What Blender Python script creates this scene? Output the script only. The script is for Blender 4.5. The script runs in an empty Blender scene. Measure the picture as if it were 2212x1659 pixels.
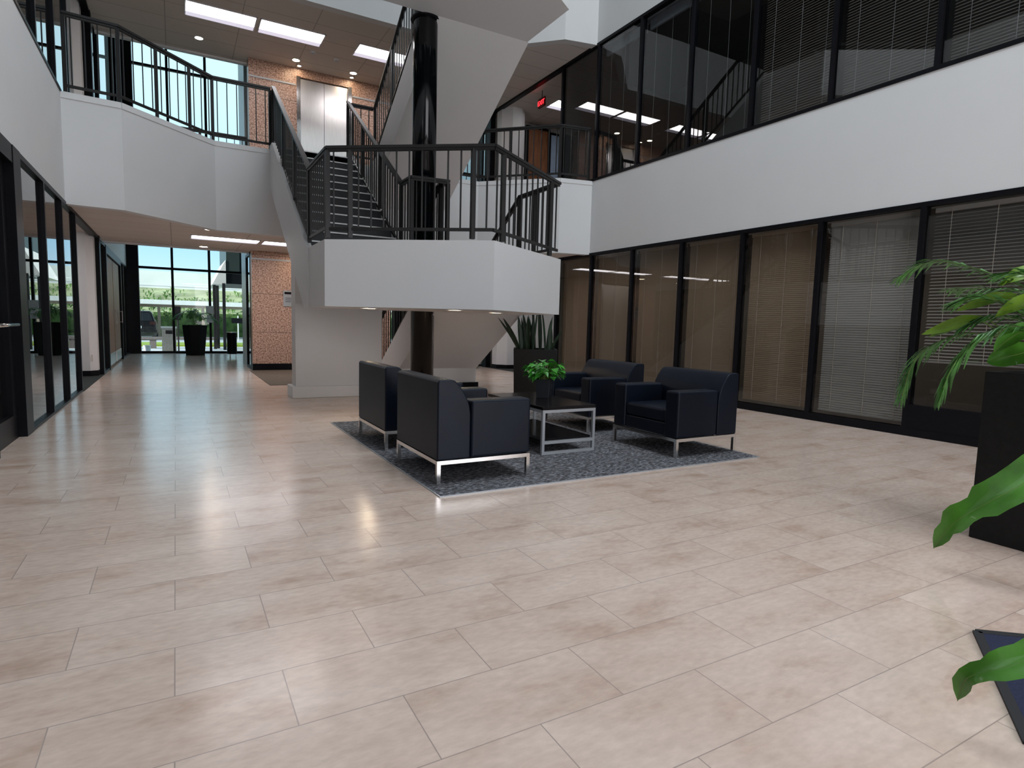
import bpy, math, random
from mathutils import Vector, Matrix
random.seed(7)
S = bpy.context.scene
COL = S.collection
PI = math.pi

# ------------------------------------------------------------------ camera
F_PX, YAW, PITCH, ROLL = 1293.02, 0.5122616, 0.0975019, 0.0258658
cy, sy, cp, sp = math.cos(YAW), math.sin(YAW), math.cos(PITCH), math.sin(PITCH)
fw = Vector((sy*cp, cy*cp, -sp)); rt = Vector((cy, -sy, 0)); up = rt.cross(fw)
cr, sr = math.cos(ROLL), math.sin(ROLL)
r2 = rt*cr + up*sr; u2 = -rt*sr + up*cr
cam_d = bpy.data.cameras.new('camera'); cam = bpy.data.objects.new('camera', cam_d); COL.objects.link(cam)
m = Matrix((r2, u2, -fw)).transposed().to_4x4(); m.translation = Vector((0.03037, -2.26979, 1.13606))
cam.matrix_world = m
cam_d.sensor_fit = 'HORIZONTAL'; cam_d.sensor_width = 36.0; cam_d.lens = F_PX/2212*36
cam_d.clip_start = 0.05; cam_d.clip_end = 400
S.camera = cam

# ------------------------------------------------------------------ world, exposure, daylight
S.view_settings.view_transform = 'Standard'; S.view_settings.look = 'None'
S.view_settings.exposure = 0.10; S.view_settings.gamma = 1.0; S.view_settings.use_curve_mapping = False
W = bpy.data.worlds.new('sky'); S.world = W; W.use_nodes = True
nt = W.node_tree; nt.nodes.clear()
out = nt.nodes.new('ShaderNodeOutputWorld'); bg = nt.nodes.new('ShaderNodeBackground')
tc = nt.nodes.new('ShaderNodeTexCoord'); sx = nt.nodes.new('ShaderNodeSeparateXYZ'); rp = nt.nodes.new('ShaderNodeValToRGB')
nt.links.new(tc.outputs['Generated'], sx.inputs[0]); nt.links.new(sx.outputs['Z'], rp.inputs[0])
nt.links.new(rp.outputs[0], bg.inputs[0]); nt.links.new(bg.outputs[0], out.inputs[0])
e = rp.color_ramp.elements
e[0].position = 0.0; e[0].color = (0.70, 0.86, 0.95, 1)
e[1].position = 0.6; e[1].color = (0.55, 0.78, 0.95, 1)
k = rp.color_ramp.elements.new(0.10); k.color = (0.40, 0.68, 0.90, 1)
k = rp.color_ramp.elements.new(0.30); k.color = (0.60, 0.86, 0.97, 1)
bg.inputs[1].default_value = 1.45

def area(name, loc, rot, sx_, sy_, power, color=(1, 1, 1), portal=False):
    d = bpy.data.lights.new(name, 'AREA'); d.shape = 'RECTANGLE'; d.size = sx_; d.size_y = sy_
    d.energy = power; d.color = color
    if portal: d.cycles.is_portal = True
    o = bpy.data.objects.new(name, d); o.location = loc; o.rotation_euler = rot; COL.objects.link(o)
    return o
# daylight that comes down through the atrium's roof light and in by the entrance behind the camera
area('skylight_daylight', (4.2, .3, 10.9), (0, 0, 0), 4.6, 7.6, 530, (0.92, 0.97, 1.0))
area('entrance_daylight', (3.4, -4.7, 1.7), (PI/2, 0, 0), 4.4, 3.0, 140, (1.0, 0.91, 0.94))
# unseen lamp added in the offices to brighten the right blinds from behind
area('blind_backlight', (8.7, 4.9, 2.5), (0, 0, 0), .4, 7.4, 30, (1.0, .95, .88))
# low sun over the car park (it never reaches the inside)
sd = bpy.data.lights.new('sun', 'SUN'); sd.energy = 4.0; sd.angle = .01; sd.color = (1.0, .96, .88)
so = bpy.data.objects.new('sun', sd); COL.objects.link(so); so.rotation_euler = Vector((.85, .38, -.36)).to_track_quat('-Z', 'Y').to_euler()
# sky portals in the glazed far ends of the two corridors
area('left_corridor_portal', (0.5, 19.1, 4.9), (-PI/2, 0, 0), 3.4, 9.4, 1, portal=True)
area('right_corridor_portal', (5.9, 19.1, 4.9), (-PI/2, 0, 0), 3.0, 9.4, 1, portal=True)

# ------------------------------------------------------------------ materials
def new_mat(name):
    mt = bpy.data.materials.new(name); mt.use_nodes = True
    n = mt.node_tree; b = n.nodes['Principled BSDF']
    return mt, n, b
def N(n, t, **kw):
    nd = n.nodes.new(t)
    for a, v in kw.items(): setattr(nd, a, v)
    return nd
def simple(name, color, rough=0.5, metal=0.0, var=0.06, scale=6.0, bump=0.0, bscale=60.0, spec=0.5, stretch=(1, 1, 1), coat=0.0):
    mt, n, b = new_mat(name)
    t = N(n, 'ShaderNodeTexCoord'); mp = N(n, 'ShaderNodeMapping'); mp.inputs['Scale'].default_value = stretch
    nz = N(n, 'ShaderNodeTexNoise'); nz.inputs['Scale'].default_value = scale; nz.inputs['Detail'].default_value = 4
    rr = N(n, 'ShaderNodeValToRGB'); c0 = [max(0, c*(1-var)) for c in color]; c1 = [min(1, c*(1+var)) for c in color]
    rr.color_ramp.elements[0].position = .35; rr.color_ramp.elements[1].position = .65
    rr.color_ramp.elements[0].color = (*c0, 1); rr.color_ramp.elements[1].color = (*c1, 1)
    n.links.new(t.outputs['Object'], mp.inputs[0]); n.links.new(mp.outputs[0], nz.inputs['Vector'])
    n.links.new(nz.outputs['Fac'], rr.inputs[0]); n.links.new(rr.outputs[0], b.inputs['Base Color'])
    b.inputs['Roughness'].default_value = rough; b.inputs['Metallic'].default_value = metal
    b.inputs['Specular IOR Level'].default_value = spec; b.inputs['Coat Weight'].default_value = coat
    if bump:
        nb = N(n, 'ShaderNodeTexNoise'); nb.inputs['Scale'].default_value = bscale; nb.inputs['Detail'].default_value = 3
        bm = N(n, 'ShaderNodeBump'); bm.inputs['Strength'].default_value = bump; bm.inputs['Distance'].default_value = .01
        n.links.new(mp.outputs[0], nb.inputs['Vector']); n.links.new(nb.outputs['Fac'], bm.inputs['Height'])
        n.links.new(bm.outputs[0], b.inputs['Normal'])
    return mt
def emit(name, color, strength):
    mt, n, b = new_mat(name)
    b.inputs['Base Color'].default_value = (*color, 1)
    b.inputs['Emission Color'].default_value = (*color, 1); b.inputs['Emission Strength'].default_value = strength
    return mt
def glass(name, tint, ior=1.5, boost=0.0, gl=(1, 1, 1)):
    mt, n, b = new_mat(name); n.nodes.remove(b)
    o = [x for x in n.nodes if x.type == 'OUTPUT_MATERIAL'][0]
    tr = N(n, 'ShaderNodeBsdfTransparent'); tr.inputs[0].default_value = (*tint, 1)
    g = N(n, 'ShaderNodeBsdfGlossy'); g.inputs['Roughness'].default_value = 0.0; g.inputs[0].default_value = (*gl, 1)
    fr = N(n, 'ShaderNodeFresnel'); fr.inputs[0].default_value = ior
    ad = N(n, 'ShaderNodeMath', operation='MULTIPLY_ADD'); ad.use_clamp = True
    ad.inputs[1].default_value = 1.0 - boost; ad.inputs[2].default_value = boost
    mx = N(n, 'ShaderNodeMixShader')
    gm = N(n, 'ShaderNodeNewGeometry'); fb_ = N(n, 'ShaderNodeMath', operation='SUBTRACT'); fb_.inputs[0].default_value = 1.0
    n.links.new(gm.outputs['Backfacing'], fb_.inputs[1]); ml = N(n, 'ShaderNodeMath', operation='MULTIPLY')
    n.links.new(fr.outputs[0], ad.inputs[0]); n.links.new(ad.outputs[0], ml.inputs[0]); n.links.new(fb_.outputs[0], ml.inputs[1]); n.links.new(ml.outputs[0], mx.inputs[0])
    n.links.new(tr.outputs[0], mx.inputs[1]); n.links.new(g.outputs[0], mx.inputs[2]); n.links.new(mx.outputs[0], o.inputs[0])
    return mt

def floor_mat():
    mt, n, b = new_mat('beige_floor_tile')
    t = N(n, 'ShaderNodeTexCoord')
    br = N(n, 'ShaderNodeTexBrick'); br.offset = 0.5; br.offset_frequency = 2; br.squash = 1.0
    br.inputs['Scale'].default_value = 1.0; br.inputs['Brick Width'].default_value = .61; br.inputs['Row Height'].default_value = .305
    br.inputs['Mortar Size'].default_value = .0018; br.inputs['Mortar Smooth'].default_value = .1; br.inputs['Bias'].default_value = 0
    br.inputs['Color1'].default_value = (.0, .0, .0, 1); br.inputs['Color2'].default_value = (1, 1, 1, 1)
    n.links.new(t.outputs['Object'], br.inputs['Vector'])
    mp = N(n, 'ShaderNodeMapping'); mp.inputs['Scale'].default_value = (1.0, 2.2, 1)
    n.links.new(t.outputs['Object'], mp.inputs[0])
    # tile-wise random shift of the stone pattern
    av = N(n, 'ShaderNodeVectorMath', operation='MULTIPLY_ADD')
    av.inputs[1].default_value = (1, 1, 1)
    cmb = N(n, 'ShaderNodeCombineXYZ'); mm = N(n, 'ShaderNodeMath', operation='MULTIPLY'); mm.inputs[1].default_value = 9
    sepc = N(n, 'ShaderNodeSeparateColor'); n.links.new(br.outputs['Color'], sepc.inputs[0])
    n.links.new(sepc.outputs[0], mm.inputs[0]); n.links.new(mm.outputs[0], cmb.inputs[2])
    n.links.new(mp.outputs[0], av.inputs[0]); n.links.new(cmb.outputs[0], av.inputs[2])
    n1 = N(n, 'ShaderNodeTexNoise'); n1.inputs['Scale'].default_value = 2.0; n1.inputs['Detail'].default_value = 5; n1.inputs['Roughness'].default_value = .6
    n2 = N(n, 'ShaderNodeTexNoise'); n2.inputs['Scale'].default_value = 22; n2.inputs['Detail'].default_value = 5
    n.links.new(av.outputs[0], n1.inputs['Vector']); n.links.new(av.outputs[0], n2.inputs['Vector'])
    r1 = N(n, 'ShaderNodeValToRGB'); el = r1.color_ramp.elements
    el[0].position = .30; el[0].color = (.555, .395, .31, 1); el[1].position = .70; el[1].color = (.76, .61, .525, 1)
    x = el.new(.45); x.color = (.68, .525, .44, 1)
    n.links.new(n1.outputs['Fac'], r1.inputs[0])
    r2_ = N(n, 'ShaderNodeValToRGB'); el = r2_.color_ramp.elements
    el[0].position = .3; el[0].color = (.90, .89, .88, 1); el[1].position = .7; el[1].color = (1.06, 1.06, 1.06, 1)
    n.links.new(n2.outputs['Fac'], r2_.inputs[0])
    mu = N(n, 'ShaderNodeMix', data_type='RGBA', blend_type='MULTIPLY'); mu.inputs[0].default_value = 1
    n.links.new(r1.outputs[0], mu.inputs[6]); n.links.new(r2_.outputs[0], mu.inputs[7])
    mg = N(n, 'ShaderNodeMix', data_type='RGBA'); mg.inputs[7].default_value = (.40, .31, .27, 1)
    n.links.new(br.outputs['Fac'], mg.inputs[0]); n.links.new(mu.outputs[2], mg.inputs[6])
    n.links.new(mg.outputs[2], b.inputs['Base Color'])
    inv = N(n, 'ShaderNodeMath', operation='SUBTRACT'); inv.inputs[0].default_value = 1
    n.links.new(br.outputs['Fac'], inv.inputs[1])
    sm = N(n, 'ShaderNodeMath', operation='MULTIPLY_ADD'); sm.inputs[1].default_value = .012
    n.links.new(n2.outputs['Fac'], sm.inputs[0]); n.links.new(inv.outputs[0], sm.inputs[2])
    bm = N(n, 'ShaderNodeBump'); bm.inputs['Strength'].default_value = .35; bm.inputs['Distance'].default_value = .002
    n.links.new(sm.outputs[0], bm.inputs['Height']); n.links.new(bm.outputs[0], b.inputs['Normal'])
    b.inputs['Roughness'].default_value = .21; b.inputs['IOR'].default_value = 2.15; b.inputs['Specular IOR Level'].default_value = .5
    return mt

def grid_mat(name, base, line, w, h, size, rough=.85, var=.06):
    mt, n, b = new_mat(name)
    t = N(n, 'ShaderNodeTexCoord'); br = N(n, 'ShaderNodeTexBrick'); br.offset = 0.0
    br.inputs['Scale'].default_value = 1.0; br.inputs['Brick Width'].default_value = w; br.inputs['Row Height'].default_value = h
    br.inputs['Mortar Size'].default_value = size; br.inputs['Mortar Smooth'].default_value = 0; br.inputs['Bias'].default_value = 0
    br.inputs['Color1'].default_value = (*[c*(1-var) for c in base], 1); br.inputs['Color2'].default_value = (*[c*(1+var) for c in base], 1)
    br.inputs['Mortar'].default_value = (*line, 1)
    n.links.new(t.outputs['Object'], br.inputs['Vector']); n.links.new(br.outputs['Color'], b.inputs['Base Color'])
    nz = N(n, 'ShaderNodeTexNoise'); nz.inputs['Scale'].default_value = 90
    bm = N(n, 'ShaderNodeBump'); bm.inputs['Strength'].default_value = .15; bm.inputs['Distance'].default_value = .004
    n.links.new(t.outputs['Object'], nz.inputs['Vector']); n.links.new(nz.outputs['Fac'], bm.inputs['Height']); n.links.new(bm.outputs[0], b.inputs['Normal'])
    b.inputs['Roughness'].default_value = rough
    return mt

def speckle_mat(name, cols, scale, rough=.5, stretch=(1, 1, 1), bands=None):
    """granite, carpet: noise through a stepped ramp"""
    mt, n, b = new_mat(name)
    t = N(n, 'ShaderNodeTexCoord'); mp = N(n, 'ShaderNodeMapping'); mp.inputs['Scale'].default_value = stretch
    nz = N(n, 'ShaderNodeTexNoise'); nz.inputs['Scale'].default_value = scale; nz.inputs['Detail'].default_value = 3; nz.inputs['Roughness'].default_value = .75
    rr = N(n, 'ShaderNodeValToRGB'); rr.color_ramp.elements[0].position = .38; rr.color_ramp.elements[1].position = .64
    rr.color_ramp.elements[0].color = (*cols[0], 1); rr.color_ramp.elements[1].color = (*cols[-1], 1)
    for i, c in enumerate(cols[1:-1]):
        x = rr.color_ramp.elements.new(.38 + .26*(i+1)/(len(cols)-1)); x.color = (*c, 1)
    n.links.new(t.outputs['Object'], mp.inputs[0]); n.links.new(mp.outputs[0], nz.inputs['Vector']); n.links.new(nz.outputs['Fac'], rr.inputs[0])
    last = rr.outputs[0]
    if bands:   # joints of the cladding: (height of courses)
        sz = N(n, 'ShaderNodeSeparateXYZ'); n.links.new(t.outputs['Object'], sz.inputs[0])
        ad = N(n, 'ShaderNodeMath', operation='MODULO'); ad.inputs[1].default_value = bands
        n.links.new(sz.outputs['Z'], ad.inputs[0])
        lt = N(n, 'ShaderNodeMath', operation='LESS_THAN'); lt.inputs[1].default_value = .012; n.links.new(ad.outputs[0], lt.inputs[0])
        mx = N(n, 'ShaderNodeMix', data_type='RGBA'); mx.inputs[7].default_value = (.18, .12, .09, 1)
        n.links.new(lt.outputs[0], mx.inputs[0]); n.links.new(last, mx.inputs[6]); last = mx.outputs[2]
    n.links.new(last, b.inputs['Base Color']); b.inputs['Roughness'].default_value = rough
    return mt

def slat_mat(name, color):
    mt, n, b = new_mat(name); o = [x for x in n.nodes if x.type == 'OUTPUT_MATERIAL'][0]
    t = N(n, 'ShaderNodeTexCoord'); nz = N(n, 'ShaderNodeTexNoise'); nz.inputs['Scale'].default_value = 4
    rr = N(n, 'ShaderNodeValToRGB'); rr.color_ramp.elements[0].color = (*[c*.93 for c in color], 1); rr.color_ramp.elements[1].color = (*[min(1, c*1.05) for c in color], 1)
    n.links.new(t.outputs['Object'], nz.inputs['Vector']); n.links.new(nz.outputs['Fac'], rr.inputs[0]); n.links.new(rr.outputs[0], b.inputs['Base Color'])
    b.inputs['Roughness'].default_value = .5
    tl = N(n, 'ShaderNodeBsdfTranslucent'); n.links.new(rr.outputs[0], tl.inputs[0])
    mx = N(n, 'ShaderNodeMixShader'); mx.inputs[0].default_value = .35
    n.links.new(b.outputs[0], mx.inputs[1]); n.links.new(tl.outputs[0], mx.inputs[2]); n.links.new(mx.outputs[0], o.inputs[0])
    return mt
M = {
 'floor': floor_mat(),
 'white': simple('white_painted_plaster', (.70, .70, .70), .55, var=.01, scale=2, bump=.05, bscale=120),
 'cap': simple('white_painted_ledge', (.74, .74, .74), .4, var=.01),
 'ceil': grid_mat('ceiling_tile', (.68, .62, .57), (.42, .38, .35), 1.22, .61, .008, var=.02),
 'black': simple('black_painted_metal', (.007, .007, .009), .38, var=.1, spec=.10),
 'rail': simple('dark_bronze_metal', (.019, .018, .018), .40, var=.1, spec=.35),
 'gloss': simple('gloss_black_enamel', (.003, .004, .005), .09, var=.1, spec=.35),
 'glass': glass('tinted_office_glass', (.80, .79, .77), 1.5, .0),
 'glass_up': glass('tinted_upper_glass', (.72, .74, .76), 1.5, .045),
 'glass_left': glass('dark_partition_glass', (.34, .36, .36), 1.7, .18),
 'glass_clear': glass('clear_window_glass', (.90, .93, .93), 1.45, 0.0),
 'slat': slat_mat('beige_blind_slat', (.56, .46, .36)),
 'slatw': slat_mat('white_blind_slat', (.66, .67, .68)),
 'leather': simple('navy_black_leather', (.004, .007, .015), .42, var=.15, scale=3, bump=.10, bscale=160, spec=.20),
 'chrome': simple('brushed_chrome', (.72, .70, .68), .16, 1.0, var=.04),
 'steel': simple('brushed_stainless_steel', (.80, .78, .76), .32, 1.0, var=.05, scale=14, bump=.03, bscale=30, stretch=(12, 12, .4)),
 'paintsteel': simple('grey_painted_steel', (.42, .44, .46), .35, .3, var=.03),
 'tabletop': simple('black_laminate', (.007, .006, .007), .18, var=.1, spec=.3),
 'rug': speckle_mat('charcoal_streaked_carpet', [(.012, .012, .014), (.075, .073, .082), (.34, .34, .37)], 24, .95, (1, 3.2, 1)),
 'carpet': speckle_mat('brown_recess_carpet', [(.10, .075, .055), (.15, .115, .085)], 60, .95),
 'carpetg': speckle_mat('dark_green_carpet', [(.018, .022, .020), (.035, .042, .038)], 60, .95),
 'mat': speckle_mat('navy_entrance_mat', [(.007, .010, .032), (.016, .021, .060)], 120, .98),
 'matedge': simple('black_rubber_edge', (.012, .012, .014), .7),
 'planter': simple('matt_black_fibre_planter', (.010, .010, .010), .6, var=.15, scale=30, bump=.05, bscale=200, spec=.2),
 'soil': simple('dark_potting_soil', (.02, .014, .010), .95, var=.4, scale=40, bump=.5, bscale=60),
 'granite': speckle_mat('pink_granite', [(.16, .085, .06), (.42, .25, .18), (.60, .40, .31), (.70, .52, .43)], 34, .35, bands=.84),
 'wood': simple('brown_wood_door', (.32, .13, .06), .45, var=.25, scale=5, stretch=(6, 6, .5)),
 'dglass': simple('dark_third_storey_glazing', (.05, .055, .06), .15, var=.05),
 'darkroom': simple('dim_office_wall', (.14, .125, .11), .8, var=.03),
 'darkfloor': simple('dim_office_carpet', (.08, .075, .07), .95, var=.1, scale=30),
 'tread': simple('charcoal_rubber_tread', (.030, .031, .033), .6, var=.1, scale=30),
 'nosing': simple('pale_stair_nosing', (.82, .82, .80), .4, var=.04),
 'lamp': emit('fluorescent_diffuser', (1.0, .96, .98), 11.0),
 'louvre': emit('lit_parabolic_louvre', (.78, .74, .88), .75),
 'reflector': simple('troffer_reflector', (.80, .78, .86), .3, var=.02),
 'down': emit('warm_downlight_lens', (1.0, .80, .56), 60.0),
 'exit': emit('red_exit_letters', (1.0, .02, .03), 4.0),
 'exitbox': simple('dark_red_exit_box', (.10, .004, .006), .5),
 'leafbig': simple('glossy_broad_leaf', (.060, .20, .018), .32, var=.35, scale=5, coat=.3),
 'leaflime': simple('lime_green_leaf', (.19, .34, .025), .38, var=.25, scale=6, coat=.2),
 'frond': simple('palm_frond_green', (.085, .24, .055), .42, var=.4, scale=9),
 'pothos': simple('bright_green_heart_leaf', (.045, .26, .022), .35, var=.4, scale=14, coat=.3),
 'snake': simple('dark_green_sword_leaf', (.008, .024, .010), .5, var=.5, scale=20, stretch=(1, 1, .4)),
 'stem': simple('pale_green_stem', (.16, .22, .06), .5, var=.2),
 'concrete': simple('pale_concrete', (.80, .79, .77), .85, var=.04, scale=.6),
 'paving': simple('pale_paving', (.80, .79, .78), .8, var=.05, scale=2),
 'asphalt': simple('grey_asphalt', (.58, .57, .56), .9, var=.08, scale=2),
 'bank': simple('dry_yellow_green_bank', (.42, .42, .22), .95, var=.3, scale=.6),
 'grass': simple('bright_lawn', (.32, .42, .05), .95, var=.2, scale=3),
 'hedge': simple('hedge_green', (.10, .19, .045), .9, var=.5, scale=3),
 'carport': simple('white_carport_metal', (.80, .80, .76), .5, var=.03),
 'post': simple('tan_metal_post', (.36, .29, .21), .6, var=.05),
 'carpaint': simple('black_car_paint', (.010, .010, .012), .12, var=.05, coat=1.0),
 'carglass': simple('black_car_glass', (.02, .025, .03), .05),
 'light_red': simple('red_tail_lamp', (.025, .003, .003), .3),
 'binstone': simple('grey_aggregate_bin', (.20, .20, .19), .85, var=.15, scale=30),
 'bench': simple('brown_concrete_bench', (.20, .17, .16), .8, var=.08),
 'dkgreen': simple('dark_green_fascia', (.03, .045, .04), .4, var=.05),
 'plastic': simple('ivory_plastic', (.70, .66, .60), .4, var=.02),
 'paper': simple('white_notice_paper', (.78, .79, .80), .7, var=.02),
 'grass2': simple('wild_plants', (.12, .24, .05), .9, var=.5, scale=2),
}

# ------------------------------------------------------------------ mesh helpers
class MB:
    def __init__(s): s.v = []; s.f = []
    def add(s, vs, fs):
        b = len(s.v); s.v += [tuple(v) for v in vs]; s.f += [tuple(b+i for i in f) for f in fs]
    def box(s, x0, x1, y0, y1, z0, z1):
        s.add([(x0,y0,z0),(x1,y0,z0),(x1,y1,z0),(x0,y1,z0),(x0,y0,z1),(x1,y0,z1),(x1,y1,z1),(x0,y1,z1)],
              [(0,3,2,1),(4,5,6,7),(0,1,5,4),(1,2,6,5),(2,3,7,6),(3,0,4,7)]); return s
    def prism(s, pts, z0, z1):     # polygon in XY (counter-clockwise), extruded in Z
        n = len(pts)
        s.add([(x, y, z0) for x, y in pts] + [(x, y, z1) for x, y in pts],
              [tuple(range(n-1, -1, -1)), tuple(range(n, 2*n))] + [(i, (i+1) % n, n+(i+1) % n, n+i) for i in range(n)]); return s
    def prism_x(s, pts, x0, x1):   # polygon in YZ, extruded in X
        n = len(pts)
        s.add([(x0, y, z) for y, z in pts] + [(x1, y, z) for y, z in pts],
              [tuple(range(n-1, -1, -1)), tuple(range(n, 2*n))] + [(i, (i+1) % n, n+(i+1) % n, n+i) for i in range(n)]); return s
    def prism_y(s, pts, y0, y1):   # polygon in XZ, extruded in Y
        n = len(pts)
        s.add([(x, y1, z) for x, z in pts] + [(x, y0, z) for x, z in pts],
              [tuple(range(n-1, -1, -1)), tuple(range(n, 2*n))] + [(i, (i+1) % n, n+(i+1) % n, n+i) for i in range(n)]); return s
    def bar(s, a, b, w, h):        # rectangular bar a->b, w sideways, h up
        a = Vector(a); b = Vector(b); d = (b-a).normalized()
        side = d.cross(Vector((0, 0, 1)))
        side = Vector((1, 0, 0)) if side.length < 1e-4 else side.normalized()
        u = side.cross(d).normalized()
        vs = [p + side*sx_*w/2 + u*sz*h/2 for p in (a, b) for sx_, sz in ((-1,-1),(1,-1),(1,1),(-1,1))]
        s.add(vs, [(0,1,2,3),(7,6,5,4),(0,4,5,1),(1,5,6,2),(2,6,7,3),(3,7,4,0)]); return s
    def tube(s, a, b, r, r2=None, seg=12, cap=True):
        a = Vector(a); b = Vector(b); d = (b-a).normalized(); r2 = r if r2 is None else r2
        q = d.orthogonal().normalized(); w = d.cross(q)
        vs = [a + (q*math.cos(t)+w*math.sin(t))*r for t in [2*PI*i/seg for i in range(seg)]] + \
             [b + (q*math.cos(t)+w*math.sin(t))*r2 for t in [2*PI*i/seg for i in range(seg)]]
        fs = [(i, (i+1) % seg, seg+(i+1) % seg, seg+i) for i in range(seg)]
        if cap: fs += [tuple(range(seg-1, -1, -1)), tuple(range(seg, 2*seg))]
        s.add(vs, fs); return s
    def path(s, pts, r0, r1, seg=6):
        n = len(pts)-1
        for i in range(n): s.tube(pts[i], pts[i+1], r0+(r1-r0)*i/n, r0+(r1-r0)*(i+1)/n, seg, True)
        return s
    def build(s, name, mat, parent=None, smooth=False, bevel=0, seg=2, autosmooth=True):
        me = bpy.data.meshes.new(name); me.from_pydata(s.v, [], s.f); me.validate(); me.update()
        me.materials.append(mat)
        if smooth:
            for p in me.polygons: p.use_smooth = True
        o = bpy.data.objects.new(name, me); COL.objects.link(o)
        if parent: o.parent = parent
        if bevel:
            b = o.modifiers.new('bevel', 'BEVEL'); b.width = bevel; b.segments = seg; b.limit_method = 'ANGLE'; b.angle_limit = math.radians(40)
            for p in me.polygons: p.use_smooth = True
            wn = o.modifiers.new('wn', 'WEIGHTED_NORMAL'); wn.keep_sharp = True
        return o

def tag(o, label, cat, group=None, kind=None):
    o['label'] = label; o['category'] = cat
    if group: o['group'] = group
    if kind: o['kind'] = kind
    return o
def thing(name, label, cat, loc=(0, 0, 0), rz=0, group=None):
    o = bpy.data.objects.new(name, None); o.empty_display_size = .2; COL.objects.link(o)
    o.location = loc; o.rotation_euler = (0, 0, rz); return tag(o, label, cat, group)
def struct(o, label=None):
    o['kind'] = 'structure'
    if label: o['label'] = label
    return o
def copy_tree(o, parent=None):
    c = o.copy(); COL.objects.link(c); c.parent = parent
    for ch in [x for x in bpy.data.objects if x.parent == o]: copy_tree(ch, c)
    return c
def move(o, d):
    o.location = Vector(o.location) + Vector(d); return o

# ------------------------------------------------------------------ key dimensions
XL, XR = -1.20, 7.28          # inner faces of the side walls of the atrium
ZC, ZF, H = 2.61, 4.00, 3.98  # soffit, fascia top, storey height
YB = 8.95                     # edge of the bridge between the side galleries
A, B, Cc = (XL, 7.68), (-.54, 7.74), (.66, YB)
C2, B2, A2 = (5.44, YB), (6.62, 7.74), (XR, 7.60)
YBACK = -5.0

# ------------------------------------------------------------------ floors and ceilings
struct(MB().box(-7, 13, YBACK-.3, 19.3, -.12, 0).build('floor', M['floor']), 'beige rectangular stone tile floor laid in running bond')
c_ = MB().box(1.42, 4.75, 8.7, 12.0, 0, .006).build('floor', M['carpet']); struct(c_, 'brown carpet inset before the elevators')
c_ = MB().prism([(-3.8, 8.52), (XL+.02, 8.52), (XL+.02, 11.55), (-3.8, 11.55)], 0, .006).build('floor', M['carpetg']); struct(c_, 'dark green carpet of the left recess')
c_ = MB().prism([(XR-.02, 8.8), (10.2, 8.8), (10.2, 12.3), (XR-.02, 12.3)], 0, .006).build('floor', M['carpetg']); struct(c_, 'dark green carpet of the right recess')

gal = [A, B, Cc, C2, B2, A2, (XR, 12.35), (XL, 12.35)]
def inset(p, d=.03): return p
for i, z in enumerate((ZC, 6.60)):
    mb = MB().prism([(A[0], A[1]+.02), (B[0]+.02, B[1]+.03), (Cc[0]+.02, Cc[1]+.03), (C2[0]-.02, C2[1]+.03), (B2[0]-.02, B2[1]+.03), (A2[0], A2[1]+.02), (XR, 12.33), (XL, 12.33)], z, z+.03)
    struct(mb.build('ceiling', M['ceil']), 'suspended tile ceiling under the gallery' )
    mb = MB().box(-3.8, XL, 8.5, 11.6, z, z+.03); struct(mb.build('ceiling', M['ceil']), 'suspended ceiling of the left recess')
    mb = MB().box(XR, 10.3, 8.8, 12.36, z, z+.03); struct(mb.build('ceiling', M['ceil']), 'suspended ceiling of the right recess')
struct(MB().prism([(A[0], A[1]+.06), (B[0]+.02, B[1]+.06), (Cc[0]+.02, Cc[1]+.06), (C2[0]-.02, C2[1]+.06), (B2[0]-.02, B2[1]+.06), (A2[0], A2[1]+.06), (XR, 12.3), (XL, 12.3)], 3.86, 3.96).build('floor', M['carpet']), 'gallery floor of the second storey')
for x0, x1, y0, y1 in ((-3.8, XL-.25, 8.5, 11.6), (XR+.25, 10.3, 8.8, 12.3)):
    struct(MB().box(x0, x1, y0, y1, 3.86, 3.96).build('floor', M['carpet']), 'second storey floor of a recess')

# ------------------------------------------------------------------ white fascias
def fascia(z0, z1, tagname):
    t = .16
    struct(MB().box(XL-.30, XL, YBACK, A[1], z0, z1).build('wall_left', M['white']), 'white fascia band along the left side, ' + tagname)
    struct(MB().box(XR, XR+.30, YBACK, A2[1], z0, z1).build('wall_right', M['white']), 'white fascia band along the right side, ' + tagname)
    def off(p, q):   # inner thickness on the far side
        d = Vector((q[0]-p[0], q[1]-p[1])).normalized(); return (-d.y*t, d.x*t)
    P = [A, B, Cc, C2, B2, A2]
    Q = [(A[0]-.1, A[1]+t), (B[0]-.06, B[1]+t), (Cc[0]-.06, YB+t), (C2[0]+.06, YB+t), (B2[0]+.06, B2[1]+t), (A2[0]+.1, A2[1]+t)]
    for i in range(5):
        if z0 < 3 and i == 2:   # stair opening splits the bridge fascia
            for (xa, xb) in ((Cc[0], 1.52), (2.87, 3.24), (4.64, C2[0])):
                pa = [(xa, YB), (xb, YB), (xb, YB+t), (xa-.06 if xa == Cc[0] else xa, YB+t)]
                struct(MB().prism(pa, z0, z1).build('wall_far', M['white']), 'white bridge fascia beside the stair')
            struct(MB().box(1.52, 2.87, YB, YB+t, z0, 3.6).build('wall_far', M['white']), 'white bridge fascia under the stair head')
            struct(MB().box(3.24, 4.64, YB, YB+t, z0, ZF-.05).build('wall_far', M['white']), 'white bridge fascia under the next flight')
            continue
        struct(MB().prism([P[i], P[i+1], Q[i+1], Q[i]], z0, z1).build('wall_far', M['white']), 'white angled gallery fascia')
    # far side of the slab, over the vestibule
    struct(MB().box(XL, XR, 12.35, 12.45, z0, z1).build('wall_far', M['white']), 'white edge of the slab over the vestibule')
fascia(ZC-.03, ZF, 'between first and second storey')
fascia(6.57, ZF+H, 'between second and third storey')
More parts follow.
